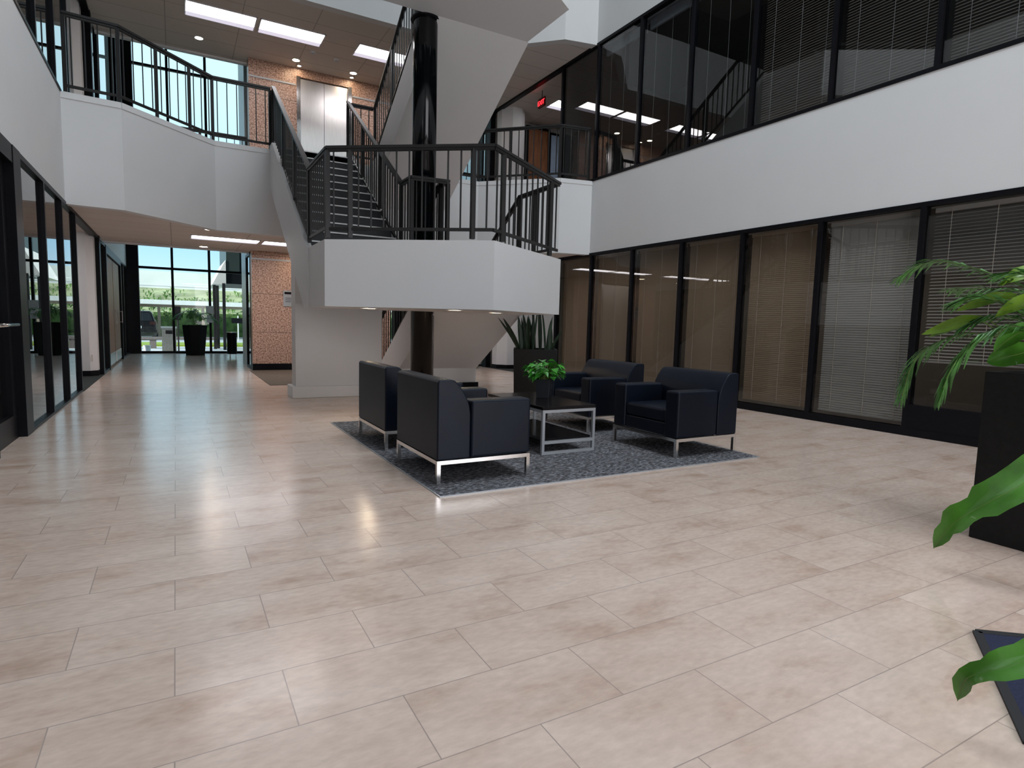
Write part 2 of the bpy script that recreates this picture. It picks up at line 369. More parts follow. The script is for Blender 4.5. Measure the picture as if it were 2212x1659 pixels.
# ledge strip on the gallery fascia
for (p, q) in ((A, B), (B, Cc), (Cc, (1.50, YB)), ((4.66, YB), C2), (C2, B2), (B2, A2)):
    d = (Vector(q)-Vector(p)).normalized(); nrm = Vector((d.y, -d.x))*.012
    struct(MB().prism([(p[0]+nrm.x, p[1]+nrm.y), (q[0]+nrm.x, q[1]+nrm.y), (q[0]-nrm.x*12, q[1]-nrm.y*12), (p[0]-nrm.x*12, p[1]-nrm.y*12)], ZF-.07, ZF+.008).build('trim_1', M['cap']), 'white ledge capping the gallery fascia')
# walls above, roof with its opening, wall behind the camera
struct(MB().box(XL-.3, XL, YBACK, 12.4, ZF+H, 11).build('wall_left', M['dglass']))
struct(MB().box(XR, XR+.3, YBACK, 12.4, ZF+H, 11).build('wall_right', M['dglass']))
struct(MB().box(XL, XR, 12.1, 12.4, ZF+H, 11).build('wall_far', M['dglass']))
rb = MB(); rb.box(XL-.3, 1.5, YBACK, 12.4, 11, 11.2); rb.box(6.5, XR+.3, YBACK, 12.4, 11, 11.2)
rb.box(1.5, 6.5, YBACK, -3.6, 11, 11.2); rb.box(1.5, 6.5, 4.2, 12.4, 11, 11.2)
struct(rb.build('ceiling', M['darkroom']), 'atrium roof around its roof light')
wb = MB();  wb.box(XL-.3, 1.1, YBACK-.2, YBACK, 0, 3.1); wb.box(5.7, XR+.3, YBACK-.2, YBACK, 0, 3.1)
wb.box(-4, XL-.3, YBACK-.2, YBACK, 0, 7); wb.box(XR+.3, 10.4, YBACK-.2, YBACK, 0, 7)  # side-room end walls, added out of view to keep the sun out
struct(MB().box(XL-.3, XR+.3, YBACK-.2, YBACK, 4.2, 11).build('wall_back', M['dglass']), 'dark glazing above the entrance')
wb.box(XL-.3, XR+.3, YBACK-.2, YBACK, 3.1, 4.2)
struct(wb.build('wall_back', M['white']), 'white wall behind with the entrance opening')

# ------------------------------------------------------------------ glazing
WN = [0]
def window(frame_boxes, pane_boxes, gmat, label):
    WN[0] += 1
    mb = MB()
    for b in frame_boxes: mb.box(*b)
    o = struct(mb.build('window_%d' % WN[0], M['black']), label)
    for b in pane_boxes: MB().box(*b).build('pane', gmat, o)
    return o
def side_bay(X, y0, y1, z0, z1, gmat, side, label, sill=.10, head=.05, mw=.055, first=False):
    """one glazed bay in a wall plane X = const; the mullion stands at y1 (and y0 if first)"""
    d = .05 if side == 'R' else -.05
    xa, xb = sorted((X-.01 if side == 'R' else X+.01, X + (2*d if side == 'R' else d)))
    fb = [(xa, xb, y1-mw/2, y1+mw/2, z0, z1), (xa, xb, y0+mw/2, y1-mw/2, z0, z0+sill), (xa, xb, y0+mw/2, y1-mw/2, z1-head, z1)]
    if first: fb.append((xa, xb, y0-mw/2, y0+mw/2, z0, z1))
    g = X + d*.6
    return window(fb, [(g-.004, g+.004, y0+mw/2, y1-mw/2, z0+sill, z1-head)], gmat, label)

# right side, ground storey: bays 1.22 m wide, and the same rhythm above
ry = [-7.1, -5.88, -4.66, -3.44, -2.22, -1.0, .21, 1.44, 2.66, 3.88, 5.10, 6.32, 7.55, 8.78]
for i in range(2, len(ry)-1):
    side_bay(XR, ry[i], ry[i+1], 0, ZC, M['glass'], 'R', 'ground storey glass bay on the right', first=(i == 2))
    side_bay(XR, ry[i], ry[i+1], ZF, 6.60, M['glass_up'], 'R', 'second storey glass bay on the right', sill=.05, first=(i == 2))
# blinds behind the right glass
def blind(x, y0, y1, z0, z1, mat, label, pitch, tilt, cat='blind', group=None):
    t = thing('window_blind', label, cat, (x, (y0+y1)/2, z0), 0, group)
    w = (y1-y0)/2; h = z1-z0
    mb = MB(); z = pitch; sl = .020
    while z < h-.05:
        dz = math.sin(tilt)*sl; dx = math.cos(tilt)*sl
        mb.add([(-dx, -w, z-dz), (-dx, w, z-dz), (dx, w, z+dz), (dx, -w, z+dz)], [(0, 1, 2, 3)]); z += pitch
    o = mb.build('slats', mat, t)
    MB().box(-.022, .022, -w, w, h-.05, h).build('head_rail', mat, t)
    MB().box(-.014, .014, -w, w, 0, .02).build('bottom_rail', mat, t)
    for c in (-w*.72, -w*.05, w*.70):
        MB().tube((-.024, c, .01), (-.024, c, h-.03), .003, seg=5).build('ladder_cord', M['plastic'], t)
    return t
bx_ = XR + .17
spots = ['beside the recess pier', 'second from the recess pier', 'left of the far armchair pair', 'behind the farther right armchair', 'directly behind the right armchairs',
         'just right of the armchairs', 'in front of the pale reflection', 'partly raised behind the palm planter']
for i in range(6, 13):
    k_ = 12 - i
    y0, y1 = ry[i]+.05, ry[i+1]-.05
    if i == 6: blind(bx_, y0, y1, .84, ZC-.06, M['slatw'], 'white slatted blind drawn only halfway, behind the palm planter', .036, .35)
    elif i == 7: blind(bx_, y0, y1, .13, ZC-.06, M['slatw'], 'grey-white closed blind left of the half-drawn one', .030, 1.05)
    else: blind(bx_, y0, y1, .13, ZC-.06, M['slat'],
                ['', '', '', '', '', '', '', '', 'beige closed blind right of the near right armchair', 'beige closed blind behind the near right armchair',
                 'beige closed blind between the two right armchairs', 'beige closed blind behind the far right armchair', 'beige closed blind behind the sword-leaf planter'][i], .027, 1.15)
for i in range(3, 13):
    y0, y1 = ry[i]+.05, ry[i+1]-.05
    if i in (6, 7, 8): blind(bx_, y0, y1, ZF+.06, 6.53, M['slat'], {6: 'upper storey blind nearest the top right corner', 7: 'upper storey blind second from the top right corner', 8: 'upper storey blind third from the top right corner'}[i], .034, .75)
names = {9: 'raised upper blind with hanging cords, third bay right of the recess', 10: 'raised upper blind with hanging cords, second bay right of the recess', 11: 'raised upper blind with hanging cords, beside the upper right gallery end'}
for i, lab in names.items():
    y0, y1 = ry[i]+.05, ry[i+1]-.05
    t = thing('window_blind', lab, 'blind', (bx_, (y0+y1)/2, ZF+.06)); w = (y1-y0)/2
    MB().box(-.022, .022, -w, w, 2.42, 2.47).build('head_rail', M['slatw'], t); MB().box(-.02, .02, -w, w, 2.30, 2.42).build('slat_stack', M['slatw'], t)
    for c in (-w*.70, -w*.02, w*.68): MB().tube((-.024, c, .05), (-.024, c, 2.4), .0022, seg=5).build('cord', M['plastic'], t)
# rooms behind the right glass
for z0, z1 in ((0, ZC), (ZF, 6.6)):
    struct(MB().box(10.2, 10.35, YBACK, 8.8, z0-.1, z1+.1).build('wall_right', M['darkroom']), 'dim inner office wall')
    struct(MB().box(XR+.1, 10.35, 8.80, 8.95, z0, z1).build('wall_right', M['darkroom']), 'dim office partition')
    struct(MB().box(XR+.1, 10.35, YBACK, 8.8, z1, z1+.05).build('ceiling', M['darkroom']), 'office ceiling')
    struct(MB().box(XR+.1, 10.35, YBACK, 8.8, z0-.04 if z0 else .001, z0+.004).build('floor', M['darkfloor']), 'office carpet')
struct(MB().box(XR-.004, XR+.05, YBACK, 7.6, 0, .10).build('baseboard_right', M['black']), 'black base under the right glass')
# black upstand panel below the half-drawn blind
struct(MB().box(XR-.015, XR+.045, .24, 1.41, .10, .36).build('trim_2', M['black']), 'black upstand panel behind the palm planter')

# left side: ground storey
ly = [4.92, 6.12, 7.32, 8.50]
for i in range(3):
    side_bay(XL, ly[i], ly[i+1], 0, ZC, M['glass_left'], 'L', 'ground storey glass bay on the left', sill=.03)
ly2 = [-3.6, -2.4, -1.2, 0, 1.22, 2.44, 3.66, 4.9, 6.12, 7.34, 8.5]
for i in range(len(ly2)-1):
    side_bay(XL, ly2[i], ly2[i+1], ZF, 6.60, M['glass_left'], 'L', 'second storey glass bay on the left', sill=.04, first=(i == 0))
for i in range(6):
    side_bay(XL, ly2[i], ly2[i+1]-(.0 if i < 5 else .0), 0, ZC, M['glass_left'], 'L', 'ground storey glass bay on the left, near the camera', sill=.03, first=(i == 0))
# door in its recess at the left edge
d1 = struct(MB().box(XL-.16, XL+.015, 4.66, 4.95, 0, ZC).build('door_1', M['black']), 'black framed glass door at the left edge of the room')
MB().box(XL-.13, XL-.05, 3.70, 3.86, .0, 2.45).box(XL-.13, XL-.05, 4.50, 4.66, 0, 2.45).box(XL-.13, XL-.05, 3.86, 4.50, 0, .22).box(XL-.13, XL-.05, 3.86, 4.5, 2.30, 2.45).box(XL-.16, XL+.01, 3.66, 4.66, 2.45, ZC).build('door_leaf', M['black'], d1)
MB().box(XL-.10, XL-.09, 3.86, 4.50, .22, 2.30).build('pane', M['glass'], d1)
MB().tube((XL-.0, 3.78, 1.03), (XL-.0, 4.58, 1.03), .016).tube((XL-.08, 3.82, 1.03), (XL, 3.82, 1.03), .012).tube((XL-.08, 4.55, 1.03), (XL, 4.55, 1.03), .012).build('door_handle', M['chrome'], d1, smooth=True)
# room behind the left glass
for z0, z1 in ((0, ZC), (ZF, 6.6)):
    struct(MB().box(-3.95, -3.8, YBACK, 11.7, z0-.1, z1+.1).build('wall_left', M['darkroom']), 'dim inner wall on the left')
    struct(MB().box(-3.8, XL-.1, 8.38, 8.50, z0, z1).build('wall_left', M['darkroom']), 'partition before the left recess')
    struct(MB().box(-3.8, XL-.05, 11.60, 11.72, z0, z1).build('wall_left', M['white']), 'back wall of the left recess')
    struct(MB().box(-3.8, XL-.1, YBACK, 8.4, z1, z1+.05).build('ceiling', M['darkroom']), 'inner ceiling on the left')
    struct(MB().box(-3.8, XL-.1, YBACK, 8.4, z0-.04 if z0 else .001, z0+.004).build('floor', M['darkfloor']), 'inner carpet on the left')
    struct(MB().box(XR+.05, 10.3, 12.30, 12.42, z0, z1).build('wall_right', M['white']), 'back wall of the right recess')
    struct(MB().box(10.2, 10.35, 8.9, 12.4, z0-.1, z1+.1).build('wall_right', M['white']), 'side wall of the right recess')
    # jambs closing the recesses
    struct(MB().box(XL-.12, XL+.02, 11.46, 11.66, z0, z1).build('trim_3', M['black']), 'black jamb of the left recess')
    struct(MB().box(XR-.02, XR+.12, 12.06, 12.28, z0, z1).build('trim_4', M['black']), 'black jamb of the right recess')
    struct(MB().box(XL-.10, XL+.01, 8.5, 11.5, z1-.05, z1).build('trim_3', M['black']), 'black head rail of the left recess')
    struct(MB().box(XR-.01, XR+.10, 8.7, 12.2, z1-.05, z1+.02).build('trim_4', M['black']), 'black head rail of the right recess')

# piers standing in the recesses (eight-sided, white, with dark base)
def pier(cx, cy_, z0, z1, label, w=.24, c=.11):
    t = thing('pier', label, 'column', (cx, cy_, z0))
    P = [(-w, -w+c), (-w+c, -w), (w-c, -w), (w, -w+c), (w, w-c), (w-c, w), (-w+c, w), (-w, w-c)]
    MB().prism(P, .10, z1-z0).build('shaft', M['white'], t)
    MB().prism([(x*1.02, y*1.02) for x, y in P], .0, .10).build('base', M['black'], t)
    return t
pier(-1.49, 11.34, 0.006, ZC, 'white eight-sided pier in the left ground recess, by the glass bays')
p_ = pier(7.68, 11.74, 0.006, ZC, 'white eight-sided pier in the right ground recess, behind the stair', .33, .20)
pier(-1.55, 11.30, 3.96, 6.6, 'grey-white pier behind the upper left railing')
pier(7.68, 11.74, 3.96, 6.6, 'white eight-sided pier in the upper right recess, left of the exit sign', .33, .20)
tag(MB().box(-1.335, -1.315, 11.094, 11.104, .28, .40).build('wall_outlet', M['plastic']), 'small ivory outlet low on the left ground pier', 'outlet')

# brown door and pale glazing in the recesses
d2 = struct(MB().box(8.48, 9.10, 12.20, 12.29, 3.97, 6.46).build('door_2', M['wood']), 'brown wooden door in the upper right recess')
MB().box(8.42, 8.48, 12.18, 12.29, 3.97, 6.52).box(9.10, 9.16, 12.18, 12.29, 3.97, 6.52).box(8.48, 9.10, 12.18, 12.29, 6.46, 6.52).build('door_frame', M['black'], d2)
MB().tube((8.54, 12.15, 4.98), (8.66, 12.15, 4.98), .012).build('door_handle', M['chrome'], d2)
WN[0] += 1
o = struct(MB().box(9.17, 9.21, 12.20, 12.29, 3.97, 6.4).box(10.0, 10.06, 12.20, 12.29, 3.97, 6.4).box(9.17, 10.06, 12.20, 12.29, 6.4, 6.46).build('window_%d' % WN[0], M['black']), 'side light beside the brown door')
MB().box(9.21, 10.0, 12.22, 12.24, 3.98, 6.4).build('pane', simple('pale_blue_glass_film', (.45, .60, .80), .2), o)

# far corridors: glass partitions along both sides and window wall at the end
def far_side(X, sgn, label):
    a, b = (X-.06, X+.02) if sgn < 0 else (X-.02, X+.06)
    ys = [11.66 if sgn < 0 else 12.44, 12.6, 16.4, 17.4, 19.1]
    for z0, z1 in ((0, 2.56), (ZF, 9.3)):
        for i in range(4):
            if z0 == 0 and i == 1 and sgn < 0: continue
            window([(a, b, ys[i+1]-.04, ys[i+1]+.04, z0, z1), (a, b, ys[i], ys[i+1], z0, z0+.05), (a, b, ys[i], ys[i+1], z1-.05, z1)],
                   [((a+b)/2-.004, (a+b)/2+.004, ys[i], ys[i+1]-.04, z0+.05, z1-.05)], M['glass_left'], label)
    struct(MB().box(X-.2 if sgn < 0 else X, X if sgn < 0 else X+.2, 12.45, 19.2, 2.56, ZF).build('wall_left' if sgn < 0 else 'wall_right', M['white']), 'white band over the corridor glass')
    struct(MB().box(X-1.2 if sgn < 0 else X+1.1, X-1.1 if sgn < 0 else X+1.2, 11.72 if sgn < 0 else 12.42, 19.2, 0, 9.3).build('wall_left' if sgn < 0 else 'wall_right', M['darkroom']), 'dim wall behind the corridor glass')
far_side(XL, -1, 'glass partition of the left corridor')
far_side(XR, 1, 'glass partition of the right corridor')
# double wooden doors in the left corridor partition
d3 = struct(MB().box(XL-.07, XL+.03, 12.60, 12.72, 0, 2.56).box(XL-.07, XL+.03, 16.28, 16.4, 0, 2.56).box(XL-.07, XL+.03, 12.72, 16.28, 2.40, 2.56).build('door_3', M['black']), 'brown double doors in the left corridor')
for y0, y1 in ((12.9, 14.4), (14.5, 16.1)):
    lf = MB().box(XL-.05, XL-.01, y0, y1, .02, 2.38).build('door_leaf', M['wood'], d3)
    MB().box(XL-.012, XL+.004, y0+.1, y1-.1, .06, .30).build('kick_plate', M['steel'], lf)
    MB().tube((XL+.05, y1-.12, .95), (XL+.05, y1-.12, 1.25), .012).tube((XL+.05, y1-.12, .97), (XL-.01, y1-.12, .97), .008).tube((XL+.05, y1-.12, 1.23), (XL-.01, y1-.12, 1.23), .008).build('pull_handle', M['chrome'], lf)
# emergency light on the white band over the corridor doors
t = thing('emergency_light', 'small grey emergency lamp on the white band above the left corridor doors', 'lamp', (XL, 15.9, 3.02))
MB().box(0, .06, -.12, .12, -.08, .08).build('housing', M['paintsteel'], t, bevel=.01)
MB().tube((.06, -.05, -.02), (.10, -.05, -.05), .035).build('lamp_head', M['plastic'], t)
MB().tube((.06, .06, -.02), (.10, .06, -.05), .035).build('lamp_head', M['plastic'], t)

def far_wall(xs, label, wide_first=True):
    y = 19.2
    for i in range(len(xs)-1):
        x0, x1 = xs[i], xs[i+1]
        fb = [(x1-.035, x1+.035, y-.07, y+.05, 0, 9.5)] + ([(x0-.035, x0+.035, y-.07, y+.05, 0, 9.5)] if i == 0 else [])
        pb = []
        zs = [0.05, 2.60, 4.6, 8.48, 9.5]
        for z in zs: fb.append((x0+.035, x1-.035, y-.05, y+.04, z-.035 if z > .1 else 0, z+.035 if z > .1 else .07))
        for a_, b_ in zip(zs[:-1], zs[1:]): pb.append((x0+.035, x1-.035, y-.004, y+.004, a_+.035, b_-.035))
        window(fb, pb, M['glass_clear'], label)
far_wall([-.93, -.02, 1.0, 1.98, 2.45], 'tall exterior window at the end of the left corridor')
far_wall([3.65, 4.1, 5.08, 6.10, 7.01], 'tall exterior window at the end of the right corridor')
for x0, x1 in ((XL-.1, -.90), (6.98, XR+.1)):
    struct(MB().box(x0, x1, 19.0, 19.25, 0, 9.5).build('trim_5', M['black']), 'wide black corner post at the window wall')
# glazed returns of the core, and the core itself
for xs_, sg in ((1.52, -1), (4.56, 1)):
    for i, (y0, y1) in enumerate(((12.3, 13.2),)):
        window([(xs_-.03, xs_+.03, y0, y0+.06, 0, 2.6), (xs_-.03, xs_+.03, y1-.06, y1, 0, 2.6), (xs_-.03, xs_+.03, y0, y1, 0, .06), (xs_-.03, xs_+.03, y0, y1, 2.54, 2.6)],
               [(xs_-.004, xs_+.004, y0+.06, y1-.06, .06, 2.54)], M['glass_clear'], 'glass lobby return beside the granite core')
    struct(MB().box(min(xs_, xs_-sg*.9), max(xs_, xs_-sg*.9), 13.2, 14.5, 0, 9.4).build('wall_far', M['paintsteel']), 'grey metal return by the entrance')
struct(MB().box(2.45, 3.65, 14.0, 19.2, 0, 9.4).build('wall_far', M['white']), 'closed back of the elevator core')
struct(MB().box(XL-1.3, XR+1.3, 12.4, 19.4, 9.5, 9.6).build('ceiling', M['white']), 'vestibule roof')

# granite elevator front, both storeys
g1 = MB()
for z0, z1 in ((.15, 2.61), (ZF-.03, 6.60)):
    g1.box(1.50, 2.46, 12.0, 12.3, z0, z1); g1.box(3.66, 4.60, 12.0, 12.3, z0, z1); g1.box(2.46, 3.66, 12.0, 12.3, z0+2.30 if z0 < 1 else 6.42, z1)
struct(g1.build('wall_far', M['granite']), 'pink granite elevator wall')
struct(MB().box(1.49, 4.61, 11.98, 12.3, 0, .15).build('baseboard_far', M['black']), 'black base of the granite wall')
for z in (2.42, 6.22):
    struct(MB().box(1.49, 2.44, 11.985, 12.01, z, z+.035).box(3.68, 4.61, 11.985, 12.01, z, z+.035).build('trim_6', M['paintsteel']), 'polished metal reveal in the granite')
for z0, lab in ((.15, 'steel elevator doors on the ground storey behind the stair wall'), (3.96, 'tall brushed steel elevator doors at the head of the stair')):
    t = thing('elevator', lab, 'elevator', (3.06, 12.02, z0)); hh = 2.44 if z0 > 1 else 2.25
    for s_ in (-1, 1):
        MB().box(min(0.004*s_, .52*s_), max(.004*s_, .52*s_), .02, .06, 0, hh).build('door_panel', M['steel'], t)
        MB().box(min(.52*s_, .60*s_), max(.52*s_, .60*s_), -.06, .08, 0, hh+.02).build('door_jamb', M['chrome'], t)
# notice plate on the granite
t = thing('wall_plate', 'grey instruction plate on the ground granite wall', 'sign', (2.25, 11.99, 1.43))
MB().box(-.11, .11, -.012, .01, 0, .35).build('plate', M['paintsteel'], t)
MB().box(-.085, .085, -.016, -.011, .27, .32).build('header', M['black'], t)
MB().box(-.07, .07, -.015, -.011, .18, .19).box(-.07, .07, -.015, -.011, .14, .15).box(-.07, .05, -.015, -.011, .10, .11).build('text_line', M['black'], t)

# ------------------------------------------------------------------ staircase
X0, X1, X2, X3 = 1.52, 2.87, 3.24, 4.64
st = thing('staircase', 'white switchback staircase with pointed mid-landing in the middle of the atrium', 'staircase', (3.08, 6.2, 0))
def S_(mb, name, mat, **k):
    o = mb.build(name, mat, st, **k); o.location = (-3.08, -6.2, 0); return o
def landing(zo):
    P = [(X0, 4.78), (3.08, 3.62), (X3, 4.66), (X3, 5.75), (X0, 5.75)]
    S_(MB().prism(P, zo+1.30, zo+2.05), 'landing' if zo == 0 else 'upper_landing', M['white'])
    P2 = [(X0+.10, 4.86), (3.08, 3.76), (X3-.10, 4.76), (X3-.10, 5.86), (X0+.10, 5.86)]
    if zo == 0: S_(MB().prism(P2, 2.05, 2.062), 'landing_floor', M['tread'])
landing(0); landing(H)
def flight(xa, xb, up, zo, name, ground=False):
    """up=+1 climbs away from the landing, -1 climbs from the far end up to the landing"""
    if up > 0:
        prof = [(5.73, 1.30), (5.95, 1.30), (8.95, 3.36), (8.95, 4.06), (8.70, 4.06), (5.73, 2.05)]
        sof = [(5.73, 1.30), (5.95, 1.30), (8.95, 3.36), (8.95, 3.48), (5.73, 1.42)]
    elif ground:
        prof = [(5.73, 1.30), (7.28, .37), (7.28, .12), (8.80, .12), (8.80, .14), (8.62, .20), (5.73, 2.05)]
        sof = [(5.73, 1.30), (7.28, .37), (7.28, .12), (7.36, .12), (7.36, .46), (5.73, 1.42)]
    else:
        prof = [(5.73, 1.30+H), (8.95, 3.26), (8.95, 4.05), (8.70, 4.05), (5.73, 2.05+H)]
        sof = [(5.73, 1.30+H), (8.95, 3.26), (8.95, 3.38), (5.73, 1.42+H)]
    prof = [(y, z) for y, z in prof]
    for a, b, nm in ((xa, xa+.07, 'stringer'), (xb-.07, xb, 'stringer')):
        S_(MB().prism_x(prof, a, b), nm, M['white'])
    S_(MB().prism_x(sof, xa+.07, xb-.07), 'soffit', M['white'])
    rise, go = H/2/12, .25
    for i in range(12):
        if up > 0: y = 5.85 + i*go; z = 1.99 + i*rise; yy = (y, y+go)
        elif ground: y = 8.60 - i*go; z = i*rise; yy = (y-go, y)
        else: y = 8.60 - i*go; z = H + i*rise; yy = (y-go, y)
        mb = MB(); ylo, yhi = yy
        if i < 11:
            mb.box(xa+.07, xb-.07, ylo, yhi, z+rise-.03, z+rise)
        yr = y
        mb.box(xa+.07, xb-.07, min(yr, yr+.015*(1 if up > 0 else -1)), max(yr, yr+.015*(1 if up > 0 else -1)), z, z+rise-(.0 if i == 11 else .03))
        tr = S_(mb, 'stair_step', M['tread'])
        n0 = yr-.035 if up > 0 else yr-.0
        nb = MB().box(xa+.08, xb-.08, (yr-.012 if up > 0 else yr-.03), (yr+.03 if up > 0 else yr+.012), z+rise-.012, z+rise+.005)
        o = nb.build('nosing', M['nosing'], tr)
flight(X0-.02, X1, 1, 0, 'upper')
flight(X2, X3+.02, -1, 0, 'lower', ground=True)
flight(X2, X3+.02, -1, H, 'third')
S_(MB().box(X2-.02, X3+.05, 7.24, 8.85, 0, .12), 'base_plinth', M['black'])
S_(MB().box(X0+.05, X1+.02, 8.60, 8.96, 3.84, 3.98), 'stair_head', M['tread'])
# white wall carrying the upper flight
wl = thing('support_wall', 'white wall standing under the upper stair flight, with a deep base', 'wall', (2.16, 6.95, 0))
MB().box(-.62, .66, -.10, .22, .16, 1.82).build('panel', M['white'], wl)
MB().prism_x([(-.10, 1.82), (.22, 1.82), (.22, 2.12), (-.10, 1.90)], -.62, .66).build('panel_top', M['white'], wl)
MB().box(-.68, .72, -.16, .28, 0, .17).build('plinth', M['cap'], wl, bevel=.008)
# glossy black column through the stair well
cl = thing('column', 'glossy black round column in the stair well', 'column', (3.13, 5.92, 0))
MB().tube((0, 0, 0), (0, 0, 10.9), .165, seg=48, cap=True).build('shaft', M['gloss'], cl, smooth=False)
for p in cl.children[0].data.polygons: p.use_smooth = len(p.vertices) == 4
MB().tube((0, 0, 0), (0, 0, .05), .19, seg=40).build('base_ring', M['black'], cl)
MB().tube((0, 0, 5.255), (0, 0, 5.279), .205, seg=40).build('collar', M['black'], cl)

# ------------------------------------------------------------------ railings
def railing(label, path, h, posts, group=None, sp=.135, flat=.03, low=.10, baseplate=None, ends=True, endpost=(True, True)):
    """path: points of the handrail; h: height of handrail over its base line"""
    org = Vector(path[0]); t = thing('railing', label, 'railing', (org.x, org.y, org.z-h))
    L = lambda p: Vector(p) - Vector((org.x, org.y, org.z-h))
    pts = [L(p) for p in path]
    mb = MB()
    for a, b in zip(pts[:-1], pts[1:]):
        d = (b-a).normalized()*.012; mb.bar(a-d, b+d, .060, .030); mb.bar(a-Vector((0, 0, .028)), b-Vector((0, 0, .028)), .036, .030)
    mb.build('handrail', M['rail'], t)
    mb = MB(); dn = Vector((0, 0, -(h-low)))
    for a, b in zip(pts[:-1], pts[1:]): mb.bar(a+dn, b+dn, .030, .034)
    mb.build('bottom_rail', M['rail'], t)
    pl = [pts[0]] * endpost[0] + [pts[-1]] * endpost[1]
    for f in posts:      # fractional segment positions, e.g. 1.25
        i = int(f); pl.append(pts[i].lerp(pts[i+1], f-i) if f-i else pts[i])
    for p in pl: MB().bar(p-Vector((0, 0, h)), p-Vector((0, 0, .03)), .048, .048).build('post', M['rail'], t)
    for a, b in zip(pts[:-1], pts[1:]):
        n = max(1, round((b.xy-a.xy).length/sp))
        for i in range(n):
            p = a.lerp(b, (i+.5)/n)
            if any((p.xy-q.xy).length < .05 for q in pl): continue
            MB().bar(p+dn, p-Vector((0, 0, .035)), .015, .015).build('baluster', M['rail'], t)
    return t
ZL = 3.06; ZG = 5.02
# outer rail of the upper flight, then round the landing, then down the lower flight
railing('dark railing on the outer left edge of the upper stair flight', [(1.56, 8.90, ZG), (1.56, 5.86, ZL), (1.56, 4.83, ZL)], .97, [.33, .66, 1], sp=.115)
railing('dark railing round the pointed front of the mid-landing', [(1.56, 4.80, ZL), (3.08, 3.67, ZL), (4.60, 4.70, ZL)], .99, [.14, .88, 1.12, 1.86], sp=.15, endpost=(True, False))
railing('dark railing on the outer right edge of the lower stair flight', [(4.58, 4.76, ZL), (4.58, 5.72, ZL), (4.58, 8.60, 1.12)], .97, [1, .55, 1.5], sp=.125, endpost=(False, True))
railing('dark railing on the well side of the upper stair flight', [(2.81, 8.90, ZG), (2.81, 5.95, ZL), (2.81, 5.52, ZL), (3.30, 5.46, ZL), (3.30, 5.72, ZL)], .97, [.33, .66, 1, 2, 3], sp=.115)
railing('dark railing on the well side of the lower flight, behind the column', [(3.30, 5.78, ZL), (3.30, 8.60, 1.12)], .97, [.5], sp=.125, endpost=(False, True))
railing('dark railing climbing on the left of the third flight, above the black column', [(3.30, 8.90, ZG), (3.30, 5.86, ZL+H), (3.30, 5.4, ZL+H)], .97, [.33, .66, 1], sp=.115)
railing('dark railing on the outer right of the third flight', [(4.58, 8.90, ZG), (4.58, 5.86, ZL+H), (4.58, 4.8, ZL+H)], .97, [.5, 1], sp=.125)
railing('dark railing round the upper landing', [(1.56, 4.80, ZL+H), (3.08, 3.67, ZL+H), (4.60, 4.70, ZL+H)], .99, [.5, 1.5], sp=.2, endpost=(True, True))
railing('short dark railing between the stair heads on the bridge', [(2.84, 8.97, ZG), (3.28, 8.97, ZG)], 1.0, [], endpost=(False, False))
gl = [(XL+.05, 7.76, ZG), (B[0]-.02, B[1]+.07, ZG), (Cc[0]-.02, YB+.06, ZG), (1.52, YB+.06, ZG)]
railing('dark railing along the left gallery and bridge, left of the stair', gl, 1.01, [1, 1.36, 1.72, 2.0], sp=.15, endpost=(True, True))
gr = [(4.66, YB+.06, ZG), (C2[0]+.02, YB+.06, ZG), (B2[0]+.02, B2[1]+.07, ZG), (XR-.05, 7.68, ZG)]
railing('dark railing along the right gallery, right of the stair', gr, 1.01, [1, 1.4, 2.0], sp=.15)
railing('dark railing on the far side of the bridge before the left end window', [(XL+.05, 12.28, ZG), (1.46, 12.28, ZG)], 1.01, [.33, .66], sp=.15)
railing('dark railing on the far side of the bridge before the right end window', [(4.64, 12.28, ZG), (XR-.05, 12.28, ZG)], 1.01, [.33, .66], sp=.15)

# ------------------------------------------------------------------ lights in the ceilings
def troffer(cx, cy_, z, w, d, label, group):
    t = thing('ceiling_light', label, 'light', (cx, cy_, z), 0, group)
    MB().box(-w/2, w/2, -d/2, -d/2+.02, -.012, .0).box(-w/2, w/2, d/2-.02, d/2, -.012, 0).box(-w/2, -w/2+.02, -d/2, d/2, -.012, 0).box(w/2-.02, w/2, -d/2, d/2, -.012, 0).build('frame', M['reflector'], t)
    MB().box(-w/2+.02, w/2-.02, -d/2+.02, d/2-.18, -.010, -.002).build('diffuser', M['lamp'], t)
    MB().box(-w/2+.02, w/2-.02, d/2-.18, d/2-.02, -.010, -.002).build('louvre', M['louvre'], t)
    return t
for z, wh in ((ZC, 'ground ceiling'), (6.60, 'upper ceiling')):
    for i, (cx, lab) in enumerate(((.89, 'leftmost'), (2.11, 'second from left'), (3.92, 'third from left'), (5.14, 'rightmost'))):
        troffer(cx, 10.40, z, 1.17, .60, '%s fluorescent panel in the %s near the elevators' % (lab, wh), None)
troffer(8.55, 10.70, 6.60, .62, .60, 'fluorescent panel in the upper right recess beside the exit sign', None)
troffer(8.9, 10.3, ZC, 1.17, .60, 'fluorescent panel added to brighten the right ground recess behind the stair', None)  # unseen panel, added to light the right recess walls and pier
troffer(-2.5, 10.0, ZC, 1.17, .60, 'fluorescent panel in the left ground recess beside the pier', None)
